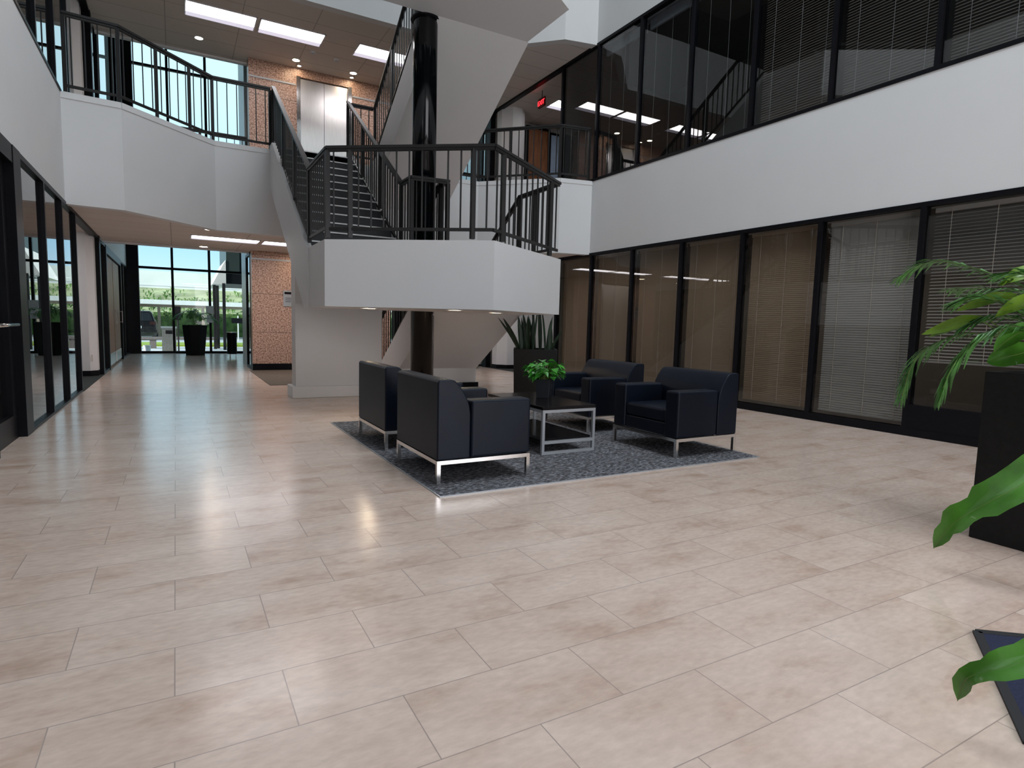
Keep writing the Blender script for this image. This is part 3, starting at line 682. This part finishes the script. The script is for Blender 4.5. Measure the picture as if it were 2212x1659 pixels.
def downlight(cx, cy_, z, label, r=.075):
    t = thing('downlight', label, 'downlight', (cx, cy_, z))
    mb = MB(); seg = 20; v = []
    for rr_, zz in ((r+.025, 0), (r+.025, -.008), (r, -.008), (r, -.0)):
        v += [(rr_*math.cos(2*PI*i/seg), rr_*math.sin(2*PI*i/seg), zz) for i in range(seg)]
    mb.add(v, [(k_*seg+i, k_*seg+(i+1) % seg, (k_+1)*seg+(i+1) % seg, (k_+1)*seg+i) for k_ in range(3) for i in range(seg)])
    mb.build('trim_ring', M['cap'], t, smooth=True)
    MB().tube((0, 0, -.005), (0, 0, -.001), r, seg=seg).build('lens', M['down'], t)
    return t
for (x, y, lab) in ((2.37, 9.05, 'front middle-left'), (3.58, 9.05, 'front middle-right'), (.57, 11.6, 'back left'), (2.39, 11.6, 'back middle-left'), (3.60, 11.6, 'back middle-right'),
                    (2.5, 11.86, 'over the left elevator jamb'), (3.63, 11.86, 'over the right elevator jamb'), (5.5, 11.6, 'back right')):
    downlight(x, y, 6.60, 'warm round downlight in the upper ceiling, %s' % lab, .07 if y < 11.8 else .035)
for (x, y, lab) in ((.57, 9.17, 'front'), (.58, 12.0, 'back')):
    downlight(x, y, ZC, 'small round downlight in the left ground ceiling, %s one' % lab)
downlight(2.45, 11.6, ZC, 'warm downlight washing the ground granite wall')
downlight(2.05, 4.85, 1.30, 'small downlight in the underside of the mid-landing, left of the column')
downlight(2.85, 4.15, 1.30, 'small downlight in the underside of the mid-landing, near its point')
downlight(3.70, 4.75, 1.30, 'small downlight in the underside of the mid-landing, right of the column')
for (x, y, lab) in ((2.62, 11.0, 'left'), (3.12, 11.1, 'right')):
    t = thing('smoke_detector', 'round smoke detector in the upper ceiling, %s of two' % lab, 'smoke detector', (x, y, 6.60))
    MB().tube((0, 0, -.03), (0, 0, 0), .045, .06, seg=20).build('cover', M['cap'], t); MB().tube((0, 0, -.045), (0, 0, -.03), .02, .03, seg=14).build('sensor', M['paintsteel'], t)

# exit sign
t = thing('exit_sign', 'glowing red exit sign hung from the upper right ceiling', 'sign', (7.62, 10.15, 6.26), -1.6)
MB().box(-.14, .14, -.02, .02, -.03, .17).build('housing', M['exitbox'], t)
MB().tube((0, 0, .17), (0, 0, .34), .008, seg=8).build('hanger', M['black'], t)
def letters(parent, text, size, loc, mat, rot=(PI/2, 0, 0), name='lettering'):
    c = bpy.data.curves.new(name, 'FONT'); c.body = text; c.size = size; c.align_x = 'CENTER'; c.extrude = .002
    tmp = bpy.data.objects.new('tmp', c); COL.objects.link(tmp)
    bpy.context.view_layer.update()
    me = bpy.data.meshes.new_from_object(tmp.evaluated_get(bpy.context.evaluated_depsgraph_get())); bpy.data.objects.remove(tmp)
    me.materials.clear(); me.materials.append(mat)
    o = bpy.data.objects.new(name, me); COL.objects.link(o); o.parent = parent; o.location = loc; o.rotation_euler = rot
    return o
letters(t, 'EXIT', .15, (0, -.024, .015), M['exit'])

# ------------------------------------------------------------------ seating group
rg = tag(MB().box(1.52, 4.63, 1.30, 4.47, 0, .008).build('rug', M['rug']), 'charcoal streaked carpet square under the armchairs', 'rug')
MB().box(1.512, 1.52, 1.292, 4.478, 0, .008).box(4.63, 4.638, 1.292, 4.478, 0, .008).box(1.52, 4.63, 1.292, 1.30, 0, .008).box(1.52, 4.63, 4.47, 4.478, 0, .008).build('edge_strip', M['paintsteel'], rg)

def make_armchair():
    t = thing('armchair', '', 'armchair')
    w = .44; D = .755
    # backrest: side profile extruded across the width; front edge curves down to the arm
    prof = [(0, .178), (.255, .178), (.255, .50), (.245, .56), (.225, .615), (.195, .665), (.165, .705), (.145, .728), (.125, .742), (.10, .748), (.02, .748), (.006, .742), (0, .728)]
    MB().prism_y(prof, -w, w).build('backrest', M['leather'], t, bevel=.012, seg=3)
    for s in (-1, 1):
        a, b = sorted((s*w, s*(w-.165)))
        MB().box(.26, D, a, b, .178, .595).build('armrest', M['leather'], t, bevel=.022, seg=4)
    MB().box(.25, D-.015, -(w-.168), w-.168, .178, .30).build('seat_base', M['leather'], t, bevel=.012, seg=3)
    MB().box(.25, D-.012, -(w-.168), w-.168, .302, .425).build('seat_cushion', M['leather'], t, bevel=.03, seg=4)
    f = MB(); z0, z1 = .148, .176
    f.box(.0, .028, -w, w, z0, z1); f.box(D-.028, D, -w, w, z0, z1); f.box(.028, D-.028, -w, -w+.028, z0, z1); f.box(.028, D-.028, w-.028, w, z0, z1)
    f.build('base_frame', M['chrome'], t)
    for x in (0, D-.028):
        for y in (-w, w-.028): MB().box(x, x+.028, y, y+.028, .008, z0).build('leg', M['chrome'], t)
    return t
ch = make_armchair()
ch['label'] = 'near left black leather armchair, seen from behind at the front of the rug'
ch.location = (1.60, 2.0, 0); ch['group'] = 'black leather armchairs on the rug'
for loc, rz, lab in (((1.62, 3.26, 0), 0, 'far left black leather armchair, behind the nearest one'),
                     ((4.60, 1.98, 0), PI, 'near right black leather armchair, facing the coffee table by the rug corner'),
                     ((4.62, 3.30, 0), PI, 'far right black leather armchair, partly behind the table plant')):
    c = copy_tree(ch); c.location = loc; c.rotation_euler = (0, 0, rz); c['label'] = lab

tb = thing('coffee_table', 'black coffee table with silver square tube frame between the armchairs', 'table', (3.09, 2.63, 0))
hw, hl = .285, .53
MB().box(-hw, hw, -hl, hl, .405, .435).build('tabletop', M['tabletop'], tb, bevel=.003)
MB().box(-hw+.03, hw-.03, -hl+.03, hl-.03, .128, .148).build('shelf', M['tabletop'], tb)
for s in (-1, 1):
    y0, y1 = sorted((s*hl, s*(hl-.026))); f = MB()
    f.box(-hw, -hw+.026, y0, y1, .008, .405); f.box(hw-.026, hw, y0, y1, .008, .405)
    f.box(-hw+.026, hw-.026, y0, y1, .379, .405); f.box(-hw+.026, hw-.026, y0, y1, .008, .034); f.box(-hw+.026, hw-.026, y0, y1, .102, .128)
    f.build('end_frame', M['paintsteel'], tb)
for s in (-1, 1): MB().box(min(s*hw, s*(hw-.026)), max(s*hw, s*(hw-.026)), -hl+.026, hl-.026, .379, .405).build('side_rail', M['paintsteel'], tb)

# ------------------------------------------------------------------ plants
def leaf(mb, pts, width, fold=.25, shape=None, nrm=Vector((0, 0, 1)), wav=0):
    """blade along pts; width = max half width"""
    n = len(pts); rows = []
    for i, p in enumerate(pts):
        p = Vector(p); d = (Vector(pts[min(i+1, n-1)])-Vector(pts[max(i-1, 0)])).normalized()
        s = d.cross(nrm)
        s = s.normalized() if s.length > 1e-4 else Vector((1, 0, 0))
        u = s.cross(d).normalized(); f = i/(n-1)
        w = width*(shape(f) if shape else math.sin(PI*min(1, f*.97+.03))**.7)
        wv = wav*math.sin(i*1.9)*w
        rows.append([p+s*w+u*(fold*w+wv), p+s*w*.5+u*fold*w*.35, p, p-s*w*.5+u*fold*w*.35, p-s*w+u*(fold*w-wv)])
    v = [q for r in rows for q in r]
    mb.add(v, [(i*5+j, i*5+j+1, (i+1)*5+j+1, (i+1)*5+j) for i in range(n-1) for j in range(4)])
def arc(p, az, out_, rise, drop, n=8, bend=1.0):
    """arching curve from p: goes out_ horizontally towards az, rises then drops"""
    r = []
    for i in range(n):
        f = i/(n-1); r.append(Vector((p[0]+math.cos(az)*out_*f, p[1]+math.sin(az)*out_*f, p[2]+rise*math.sin(f*PI*.5*1.0)*(1) - drop*f*f*bend)))
    return r
def spline(pts, n):
    P = [Vector(p) for p in pts]; P = [P[0]*2-P[1]] + P + [P[-1]*2-P[-2]]; r = []
    segs = len(P)-3
    for k_ in range(n):
        t_ = k_/(n-1)*segs; i = min(int(t_), segs-1); u = t_-i; a, b, c, d = P[i:i+4]
        r.append(.5*((2*b)+(c-a)*u+(2*a-5*b+4*c-d)*u*u+(3*b-a-3*c+d)*u*u*u))
    return r
def frond(stem_mb, leaf_mb, pts, llen, n=26, start=.25, lw=.010, droop=.5, rng=random):
    C_ = spline(pts, 24); stem_mb.path(C_, .006, .002, 5)
    for i in range(n):
        f = start + (1-start)*i/(n-1); j = min(int(f*23), 22); p = C_[j].lerp(C_[j+1], f*23-j) if f < 1 else C_[-1]
        d = (C_[min(j+1, 23)]-C_[j]).normalized(); s = d.cross(Vector((0, 0, 1))).normalized(); u = s.cross(d)
        L = llen*math.sin(PI*(.18+.72*(f-start)/(1-start)))**.7
        for sg in (-1, 1):
            dr = (d*.85 + s*sg*rng.uniform(.35, .7) + u*rng.uniform(-.1, .3)).normalized()
            q = [p, p+dr*L*.5+Vector((0, 0, -droop*L*.15)), p+dr*L+Vector((0, 0, -droop*L*.6))]
            leaf(leaf_mb, q, lw, .3, lambda f_: (.6, 1, .05)[round(f_*2)])
def square_planter(name, label, loc, rz, wb, wt, h, rim=.03):
    t = thing(name, label, 'planter', loc, rz)
    mb = MB()
    a, b, c = wb/2, wt/2, wt/2-rim
    v = [(-a,-a,0),(a,-a,0),(a,a,0),(-a,a,0),(-b,-b,h),(b,-b,h),(b,b,h),(-b,b,h),(-c,-c,h),(c,-c,h),(c,c,h),(-c,c,h),(-c,-c,h-.08),(c,-c,h-.08),(c,c,h-.08),(-c,c,h-.08)]
    fs = [(3,2,1,0)]
    for k_ in (0, 4, 8): fs += [(k_+i, k_+(i+1) % 4, k_+4+(i+1) % 4, k_+4+i) for i in range(4)]
    mb.add(v, fs); mb.build('pot', M['planter'], t, bevel=.006)
    MB().box(-c, c, -c, c, h-.10, h-.06).build('soil', M['soil'], t)
    return t
R_ = random.Random(3)

# potted ivy-like plant on the table
pp = thing('potted_plant', 'leafy bright green plant in a square black pot on the coffee table', 'plant', (3.19, 2.70, .435), .75)
mb = MB(); a, b, h = .062, .073, .185; c = b-.006
mb.add([(-a,-a,0),(a,-a,0),(a,a,0),(-a,a,0),(-b,-b,h),(b,-b,h),(b,b,h),(-b,b,h),(-c,-c,h),(c,-c,h),(c,c,h),(-c,c,h),(-c,-c,h-.03),(c,-c,h-.03),(c,c,h-.03),(-c,c,h-.03)],
       [(3,2,1,0)]+[(k_+i, k_+(i+1) % 4, k_+4+(i+1) % 4, k_+4+i) for k_ in (0, 4, 8) for i in range(4)])
mb.build('pot', simple('dark_grey_glazed_pot', (.03, .032, .036), .22), pp, bevel=.004); MB().box(-c, c, -c, c, h-.04, h-.025).build('soil', M['soil'], pp)
sm = MB(); lm = MB()
heart = lambda f: (.0, .72, 1.0, .95, .80, .60, .38, .18, .0)[min(8, round(f*8))]
for i in range(100):
    az = R_.uniform(0, 2*PI); rr = R_.uniform(.02, .17); zz = R_.uniform(.03, .20)*(1-.25*rr/.19)+.0
    if i < 6: az = PI + R_.uniform(-.4, .4); rr = R_.uniform(.13, .18); zz = R_.uniform(.10, .20)
    tip = Vector((math.cos(az)*rr, math.sin(az)*rr, h+zz))
    base = Vector((math.cos(az)*.03, math.sin(az)*.03, h-.02))
    mid = base.lerp(tip, .5)+Vector((0, 0, .03)); sm.path(spline([base, mid, tip], 6), .0022, .0015, 5)
    da = az + R_.uniform(-.8, .8); L = R_.uniform(.065, .095); dz = R_.uniform(-.7, .1)
    dd = Vector((math.cos(da), math.sin(da), dz)).normalized()
    pts = [tip + dd*L*k_/8 - Vector((0, 0, .012*(k_/8)**2)) for k_ in range(9)]
    leaf(lm, pts, L*.42, .3, heart, Vector((R_.uniform(-.5, .5), R_.uniform(-.5, .5), 1)))
sm.build('stems', M['stem'], pp); lm.build('leaves', M['pothos'], pp, smooth=True)

# snake plant in its black planter
sp_ = square_planter('snake_plant', 'dark sword-leaf plant in a square black planter behind the table', (4.86, 5.62, 0), -.52, .62, .66, .79)
lm = MB()
for i in range(18):
    x, y = R_.uniform(-.23, .23), R_.uniform(-.20, .20); L = R_.uniform(.55, .98)*(1-.35*abs(x)/.3)
    lean = x*.5 + R_.uniform(-.20, .20); ly_ = R_.uniform(-.12, .12)
    if i in (0, 1): x = -.24; lean = -.55-.15*i; L = .55
    if i in (2, 3): x = .24; lean = .5; L = .36
    pts = [Vector((x+lean*L*(k_/7)**1.4*.9, y+ly_*L*(k_/7), .71+L*(k_/7))) for k_ in range(8)]
    a_ = R_.uniform(-.9, .9)
    leaf(lm, pts, R_.uniform(.024, .040), .35, lambda f: (.62, .8, .95, 1, .95, .8, .5, .02)[min(7, round(f*7))], Vector((math.sin(a_), -math.cos(a_), 0)))
lm.build('leaves', M['snake'], sp_, smooth=True)

# palm planter at the right edge
pr_ = square_planter('palm_planter', 'large square black planter with drooping palm and broad leaves at the right edge', (4.27, -.965, 0), 0, .62, .62, .95)
sm = MB(); lm = MB(); bl = MB(); ll = MB()
O = Vector((4.27, -.965, 0))
def LP(pts): return [Vector(p)-O for p in pts]
root = (4.25, -.95, .90)
frond(sm, lm, LP([root, (4.20, -.92, 1.22), (4.05, -.78, 1.40), (4.0, -.60, 1.50), (4.0, -.40, 1.575), (4.0, -.27, 1.575), (4.0, -.13, 1.50)]), .16, 40, .30, .009, .7)
frond(sm, lm, LP([root, (4.15, -.80, 1.08), (4.02, -.56, 1.16), (4.0, -.38, 1.10), (4.0, -.26, .98), (4.0, -.21, .76)]), .14, 34, .35, .008, 1.1)
frond(sm, lm, LP([root, (4.10, -.80, 1.06), (3.99, -.66, 1.16), (3.97, -.56, 1.08), (3.97, -.48, .95), (3.97, -.44, .78)]), .12, 32, .35, .009, 1.2)
frond(sm, lm, LP([root, (4.30, -.75, 1.25), (4.35, -.50, 1.42), (4.4, -.25, 1.44)]), .20, 30, .2, .009, .6)
frond(sm, lm, LP([root, (4.25, -1.05, 1.30), (4.15, -1.1, 1.55), (3.95, -1.0, 1.62)]), .20, 30, .2, .009, .6)
frond(sm, lm, LP([root, (4.05, -.90, 1.10), (3.90, -.80, 1.20), (3.80, -.70, 1.16)]), .14, 26, .3, .008, .9)
frond(sm, lm, LP([root, (4.45, -.80, 1.10), (4.62, -.55, 1.22), (4.78, -.30, 1.15)]), .16, 26, .3, .008, .9)
frond(sm, lm, LP([root, (4.10, -.85, 1.16), (3.98, -.74, 1.30), (3.92, -.62, 1.36), (3.9, -.50, 1.33)]), .17, 34, .2, .010, .6)
frond(sm, lm, LP([root, (4.12, -.95, 1.15), (3.98, -.92, 1.36), (3.90, -.84, 1.46), (3.86, -.72, 1.47)]), .18, 34, .2, .010, .6)
frond(sm, lm, LP([root, (4.20, -.90, 1.10), (4.10, -.78, 1.22), (4.0, -.66, 1.26), (3.95, -.54, 1.20)]), .16, 32, .2, .010, .8)
frond(sm, lm, LP([root, (4.30, -.90, 1.16), (4.25, -.78, 1.34), (4.2, -.62, 1.42), (4.15, -.46, 1.38)]), .16, 32, .2, .010, .8)
def bigleaf(mb, pts, w, n=12, fold=.25, shape=None, nrm=Vector((0, 0, 1)), wav=.06, via=()):
    sm.path(spline(LP([root, *via, pts[0]]), 14) if via else LP([root, pts[0]]), .006, .004, 6)
    C_ = spline(LP(pts), n); leaf(mb, C_, w, fold, shape, nrm, wav); sm.path([c - Vector((0, 0, .002)) for c in C_], .003, .001, 5)
V = Vector
bigleaf(ll, [(4.02, -.62, 1.24), (4.0, -.52, 1.225), (4.0, -.42, 1.19), (4.0, -.29, 1.145)], .045, nrm=V((-.8, -.3, .6)))
bigleaf(ll, [(4.0, -.60, 1.23), (4.0, -.50, 1.20), (4.0, -.43, 1.17), (4.0, -.33, 1.13)], .05, nrm=V((-.6, .2, .8)))
bigleaf(ll, [(4.02, -.74, 1.37), (4.0, -.66, 1.355), (4.0, -.58, 1.33), (4.0, -.46, 1.285)], .04, nrm=V((-.8, -.3, .6)))
bigleaf(ll, [(4.0, -.95, 1.30), (3.95, -.86, 1.34), (3.92, -.78, 1.31), (3.90, -.70, 1.25)], .05, nrm=V((-.7, -.3, .7)))
bigleaf(bl, [(4.0, -.90, 1.20), (3.95, -.82, 1.18), (3.92, -.76, 1.13), (3.90, -.71, 1.06)], .05, nrm=V((-.9, -.3, .5)))
bigleaf(bl, [(4.05, -.86, 1.10), (4.0, -.80, 1.06), (3.98, -.72, 1.03), (3.98, -.65, 1.0)], .07, nrm=V((-1, -.2, .5)))
bigleaf(ll, [(4.1, -.90, 1.46), (4.05, -.82, 1.49), (4.0, -.74, 1.47), (4.0, -.66, 1.42)], .06, nrm=V((-.6, -.3, .8)))
# two long broad leaves that hang out low towards the camera
bigleaf(bl, [(3.86, -1.42, .92), (3.62, -1.28, .72), (3.42, -1.10, .50), (3.33, -.96, .35), (3.30, -.86, .235), (3.30, -.785, .085)], .098, 20, .30,
        lambda f: (.35, .8, 1.0, 1.0, .92, .86, .62, .66, .40, .26, .0)[min(10, int(f*10))], V((-.55, -.30, .75)), .10, [(4.12, -1.15, 1.36), (3.97, -1.36, 1.22)])
bigleaf(bl, [(2.75, -1.95, .62), (2.45, -1.82, .50), (2.18, -1.70, .36), (2.06, -1.62, .27), (2.0, -1.555, .215), (1.98, -1.50, .165), (1.985, -1.482, .085)], .050, 18, .30,
        lambda f: (.35, .9, 1.0, 1.0, .95, .90, .80, .62, .50, .30, .0)[min(10, int(f*10))], V((-.50, -.25, .80)), .10, [(4.05, -1.25, 1.34), (3.5, -1.68, 1.30), (3.05, -1.92, .92)])
sm.build('stems', M['stem'], pr_); lm.build('palm_fronds', M['frond'], pr_); bl.build('broad_leaves', M['leafbig'], pr_, smooth=True); ll.build('lime_leaves', M['leaflime'], pr_, smooth=True)

# planter at the far window
pf = thing('window_planter', 'tall tapered eight-sided black planter with small palm before the far left window', 'planter', (.53, 18.2, 0), 0)
mb = MB(); ring = lambda r, z: [(r*math.cos(PI/8+PI/4*i), r*math.sin(PI/8+PI/4*i), z) for i in range(8)]
mb.add(ring(.27, 0)+ring(.36, .90)+ring(.33, .90)+ring(.33, .82), [tuple(range(7, -1, -1)), tuple(range(24, 32))]+[(k_*8+i, k_*8+(i+1) % 8, k_*8+8+(i+1) % 8, k_*8+8+i) for k_ in range(3) for i in range(8)])
mb.build('pot', M['planter'], pf)
MB().tube((0, 0, .80), (0, 0, .84), .32, seg=16).build('soil', M['soil'], pf)
sm = MB(); lm = MB()
for i, (az, o_, hgt) in enumerate(((2.6, .42, .48), (3.4, .55, .42), (.4, .55, .45), (-.3, .62, .30), (1.4, .3, .55), (4.4, .4, .5), (5.2, .4, .42), (2.0, .35, .5))):
    ca, sa = math.cos(az), math.sin(az)
    frond(sm, lm, [(0, 0, .82), (ca*o_*.3, sa*o_*.3, .82+hgt*.8), (ca*o_*.7, sa*o_*.7, .82+hgt), (ca*o_, sa*o_, .82+hgt*.7)], .22, 14, .25, .018, .8)
sm.build('stems', M['stem'], pf); lm.build('palm_fronds', M['frond'], pf)

# small upright bin by the lobby glass
t = thing('waste_bin', 'slim black bin on chrome legs by the glass lobby return', 'bin', (1.42, 16.6, 0))
MB().tube((0, 0, .12), (0, 0, .72), .13, seg=24).build('body', M['black'], t, smooth=False)
MB().tube((0, 0, .72), (0, 0, .74), .135, seg=24).build('rim', M['chrome'], t)
for a_ in (0, 2.1, 4.2): MB().tube((.1*math.cos(a_), .1*math.sin(a_), 0), (.1*math.cos(a_), .1*math.sin(a_), .12), .008, seg=8).build('leg', M['chrome'], t)
# navy mat in the lower right corner
mt_ = tag(MB().prism([(2.70, -1.235), (2.09, -1.62), (2.9, -2.9), (3.9, -2.2)], 0, .008).build('entrance_mat', M['mat']), 'navy blue entrance mat at the lower right corner', 'mat')
e_ = MB().bar((2.70, -1.235, .005), (2.09, -1.62, .005), .03, .010).bar((2.09, -1.62, .005), (2.9, -2.9, .005), .03, .010).bar((2.70, -1.235, .005), (3.9, -2.2, .005), .03, .010).build('edge_strip', M['matedge'], mt_)

# ------------------------------------------------------------------ outdoors, seen through the far windows
tag(MB().box(-60, 60, 19.3, 120, -.25, -.08).build('ground', M['asphalt']), 'grey parking surface outside the far windows', 'ground', kind='structure')
struct(MB().box(-20, 26, 19.3, 24.5, -.08, -.02).build('pavement', M['paving']), 'pale paving outside the entrance')
struct(MB().box(-20, 26, 24.8, 27.5, -.08, .04).build('lawn', M['grass']), 'bright lawn strip outside')
struct(MB().prism_x([(44, -.1), (58, 3.55), (70, 3.55), (70, -.1)], -60, 70).build('embankment', M['bank']), 'dry green bank below the highway')
tag(MB().box(-60, 70, 59.6, 60.4, 3.5, 3.72).box(-60, 70, 59.8, 60.2, 3.85, 5.1).box(-60, 70, 59.9, 60.3, 3.7, 3.9).build('highway_barrier', M['concrete']), 'long pale concrete highway barrier on the bank', 'barrier')
bs = MB()
for i in range(900):
    x = R_.uniform(-10, 18); y = 58-8*R_.random()**.5; z = -.1+(y-44)/14*3.65; r = R_.uniform(.12, .30)
    for k_ in range(5):
        az = R_.uniform(0, 2*PI); leaf(bs, [V((x, y, z)), V((x+math.cos(az)*r*.4, y+math.sin(az)*r*.4, z+r)), V((x+math.cos(az)*r, y+math.sin(az)*r, z+r*1.3))], r*.12)
tag(bs.build('bank_plants', M['grass2']), 'wild green plants growing on the bank below the highway', 'plants', kind='stuff')
hs = MB()
for i in range(1500):
    x = R_.uniform(-8, 16); y = R_.uniform(40, 41.2); z = R_.uniform(-.1, 1.55); az = R_.uniform(0, 2*PI); r = R_.uniform(.15, .32)
    leaf(hs, [V((x, y, z)), V((x+math.cos(az)*r*.5, y+math.sin(az)*r*.5, z+r*.5)), V((x+math.cos(az)*r, y+math.sin(az)*r, z+r*.4))], r*.3)
hs.box(-8, 16, 40.3, 41, -.1, 1.4)
tag(hs.build('hedge', M['hedge']), 'green hedge behind the carport', 'hedge', kind='stuff')
t = thing('carport', 'long low carport with pale roof and tan posts across the car park', 'carport', (0, 36, -.08))
MB().box(-10, 20, -.9, 3.4, 1.86, 2.10).build('roof', M['carport'], t)
MB().box(-10, 20, -.2, .0, 1.72, 1.86).build('beam', M['post'], t)
for x in (-5.0, -2.9, -.75, 1.4, 3.55, 5.7, 7.85, 10.0): MB().box(x-.07, x+.07, -.1, .04, 0, 1.74).build('post', M['post'], t)
# parked black car, seen from behind
t = thing('car', 'black hatchback parked under the carport, seen from behind', 'car', (-1.70, 33.0, -.08), 0)
body = [(-.86, .22), (.86, .22), (.90, .55), (.86, .92), (.70, 1.40), (.60, 1.48), (-.60, 1.48), (-.70, 1.40), (-.86, .92), (-.90, .55)]
MB().prism_y(body, 0, 3.2).prism_y([(-.86, .22), (.86, .22), (.86, .88), (-.86, .88)], 3.2, 4.4).build('body', M['carpaint'], t, bevel=.05)
MB().prism_y([(-.74, .98), (.74, .98), (.62, 1.38), (-.62, 1.38)], -.02, .02).build('rear_window', M['carglass'], t)
for s in (-1, 1):
    MB().box(min(s*.60, s*.86), max(s*.60, s*.86), -.03, .03, .78, .95).build('tail_lamp', M['light_red'], t)
    for y in (.7, 3.6): MB().tube((s*.66, y, .30), (s*.88, y, .30), .30, seg=20).build('wheel', M['matedge'], t)
MB().box(-.9, .9, -.06, .02, .34, .52).build('bumper', M['carpaint'], t); MB().box(-.24, .24, -.035, 0, .60, .72).build('number_plate', M['paper'], t)
# outdoor bench, trash bin, white bucket
t = thing('outdoor_bench', 'brown concrete bench outside the far left window', 'bench', (-.30, 23.0, -.02))
MB().box(-1.6, 1.6, -.2, .2, .32, .41).build('seat', M['bench'], t)
for x in (-1.2, -.40, .9): MB().box(x-.10, x+.10, -.15, .15, 0, .32).build('leg', M['bench'], t)
t = thing('outdoor_bin', 'grey stone litter bin outside the far left window', 'bin', (-.17, 21.0, -.02))
MB().box(-.21, .21, -.21, .21, 0, .76).build('body', M['binstone'], t); MB().box(-.23, .23, -.23, .23, .76, .82).build('lid', M['paintsteel'], t)
MB().box(-.1, .1, -.214, -.205, .58, .70).build('opening', M['black'], t)
t = thing('bucket', 'small white bucket outside at the foot of the far left window', 'bucket', (-.78, 20.0, -.02))
MB().tube((0, 0, 0), (0, 0, .22), .09, .11, seg=20).build('body', M['paper'], t); MB().tube((0, 0, .22), (0, 0, .235), .118, seg=20).build('lid', M['plastic'], t)
# entrance canopy outside with slim dark columns
t = thing('entrance_canopy', 'dark green and grey entrance canopy on slim dark posts outside', 'canopy', (1.9, 22.5, -.02))
MB().prism_y([(-.68, 2.36), (-.24, 3.24), (-.24, 2.78), (-.24, 2.36)], -.6, 3.0).build('sloped_fascia', M['concrete'], t)
MB().box(-.24, 4.0, -.5, 3.0, 2.40, 2.85).build('soffit_band', M['black'], t)
MB().box(-.22, .22, -.55, 3.0, 2.85, 4.6).build('fascia', M['dkgreen'], t); MB().box(.22, 4.0, -.5, 3.0, 2.85, 4.6).build('rear_fascia', M['black'], t)
for x, y in ((-.60, 0), (-.47, .5), (-.32, -.6)): MB().box(x-.05, x+.05, y-.05, y+.05, 0, 2.4).build('post', M['rail'], t)
# notices: handicapped-parking style plate outside, paper notices on the glass
t = thing('parking_sign', 'small dark parking sign on a thin pole outside', 'sign', (2.95, 33, -.08))
MB().tube((0, 0, 0), (0, 0, 1.35), .03, seg=8).build('pole', M['carport'], t); MB().box(-.32, .32, -.03, -.01, .95, 1.22).build('plate', M['black'], t)
t = tag(MB().box(.88, 1.10, 19.10, 19.12, 1.25, 1.50).build('paper_notice', M['paper']), 'white paper notice taped on the window mullion, upper of two', 'notice')
t = tag(MB().box(.90, 1.08, 19.10, 19.12, .98, 1.22).build('paper_notice', M['paper']), 'white paper notice taped on the window mullion, lower of two', 'notice')
t = thing('meter_box', 'black sign box on a post outside, left of the small palm', 'sign', (.10, 20.6, -.02))
MB().tube((0, 0, 0), (0, 0, 1.15), .025, seg=8).build('post', M['rail'], t); MB().box(-.09, .09, -.04, .04, 1.05, 1.5).build('box', M['black'], t)
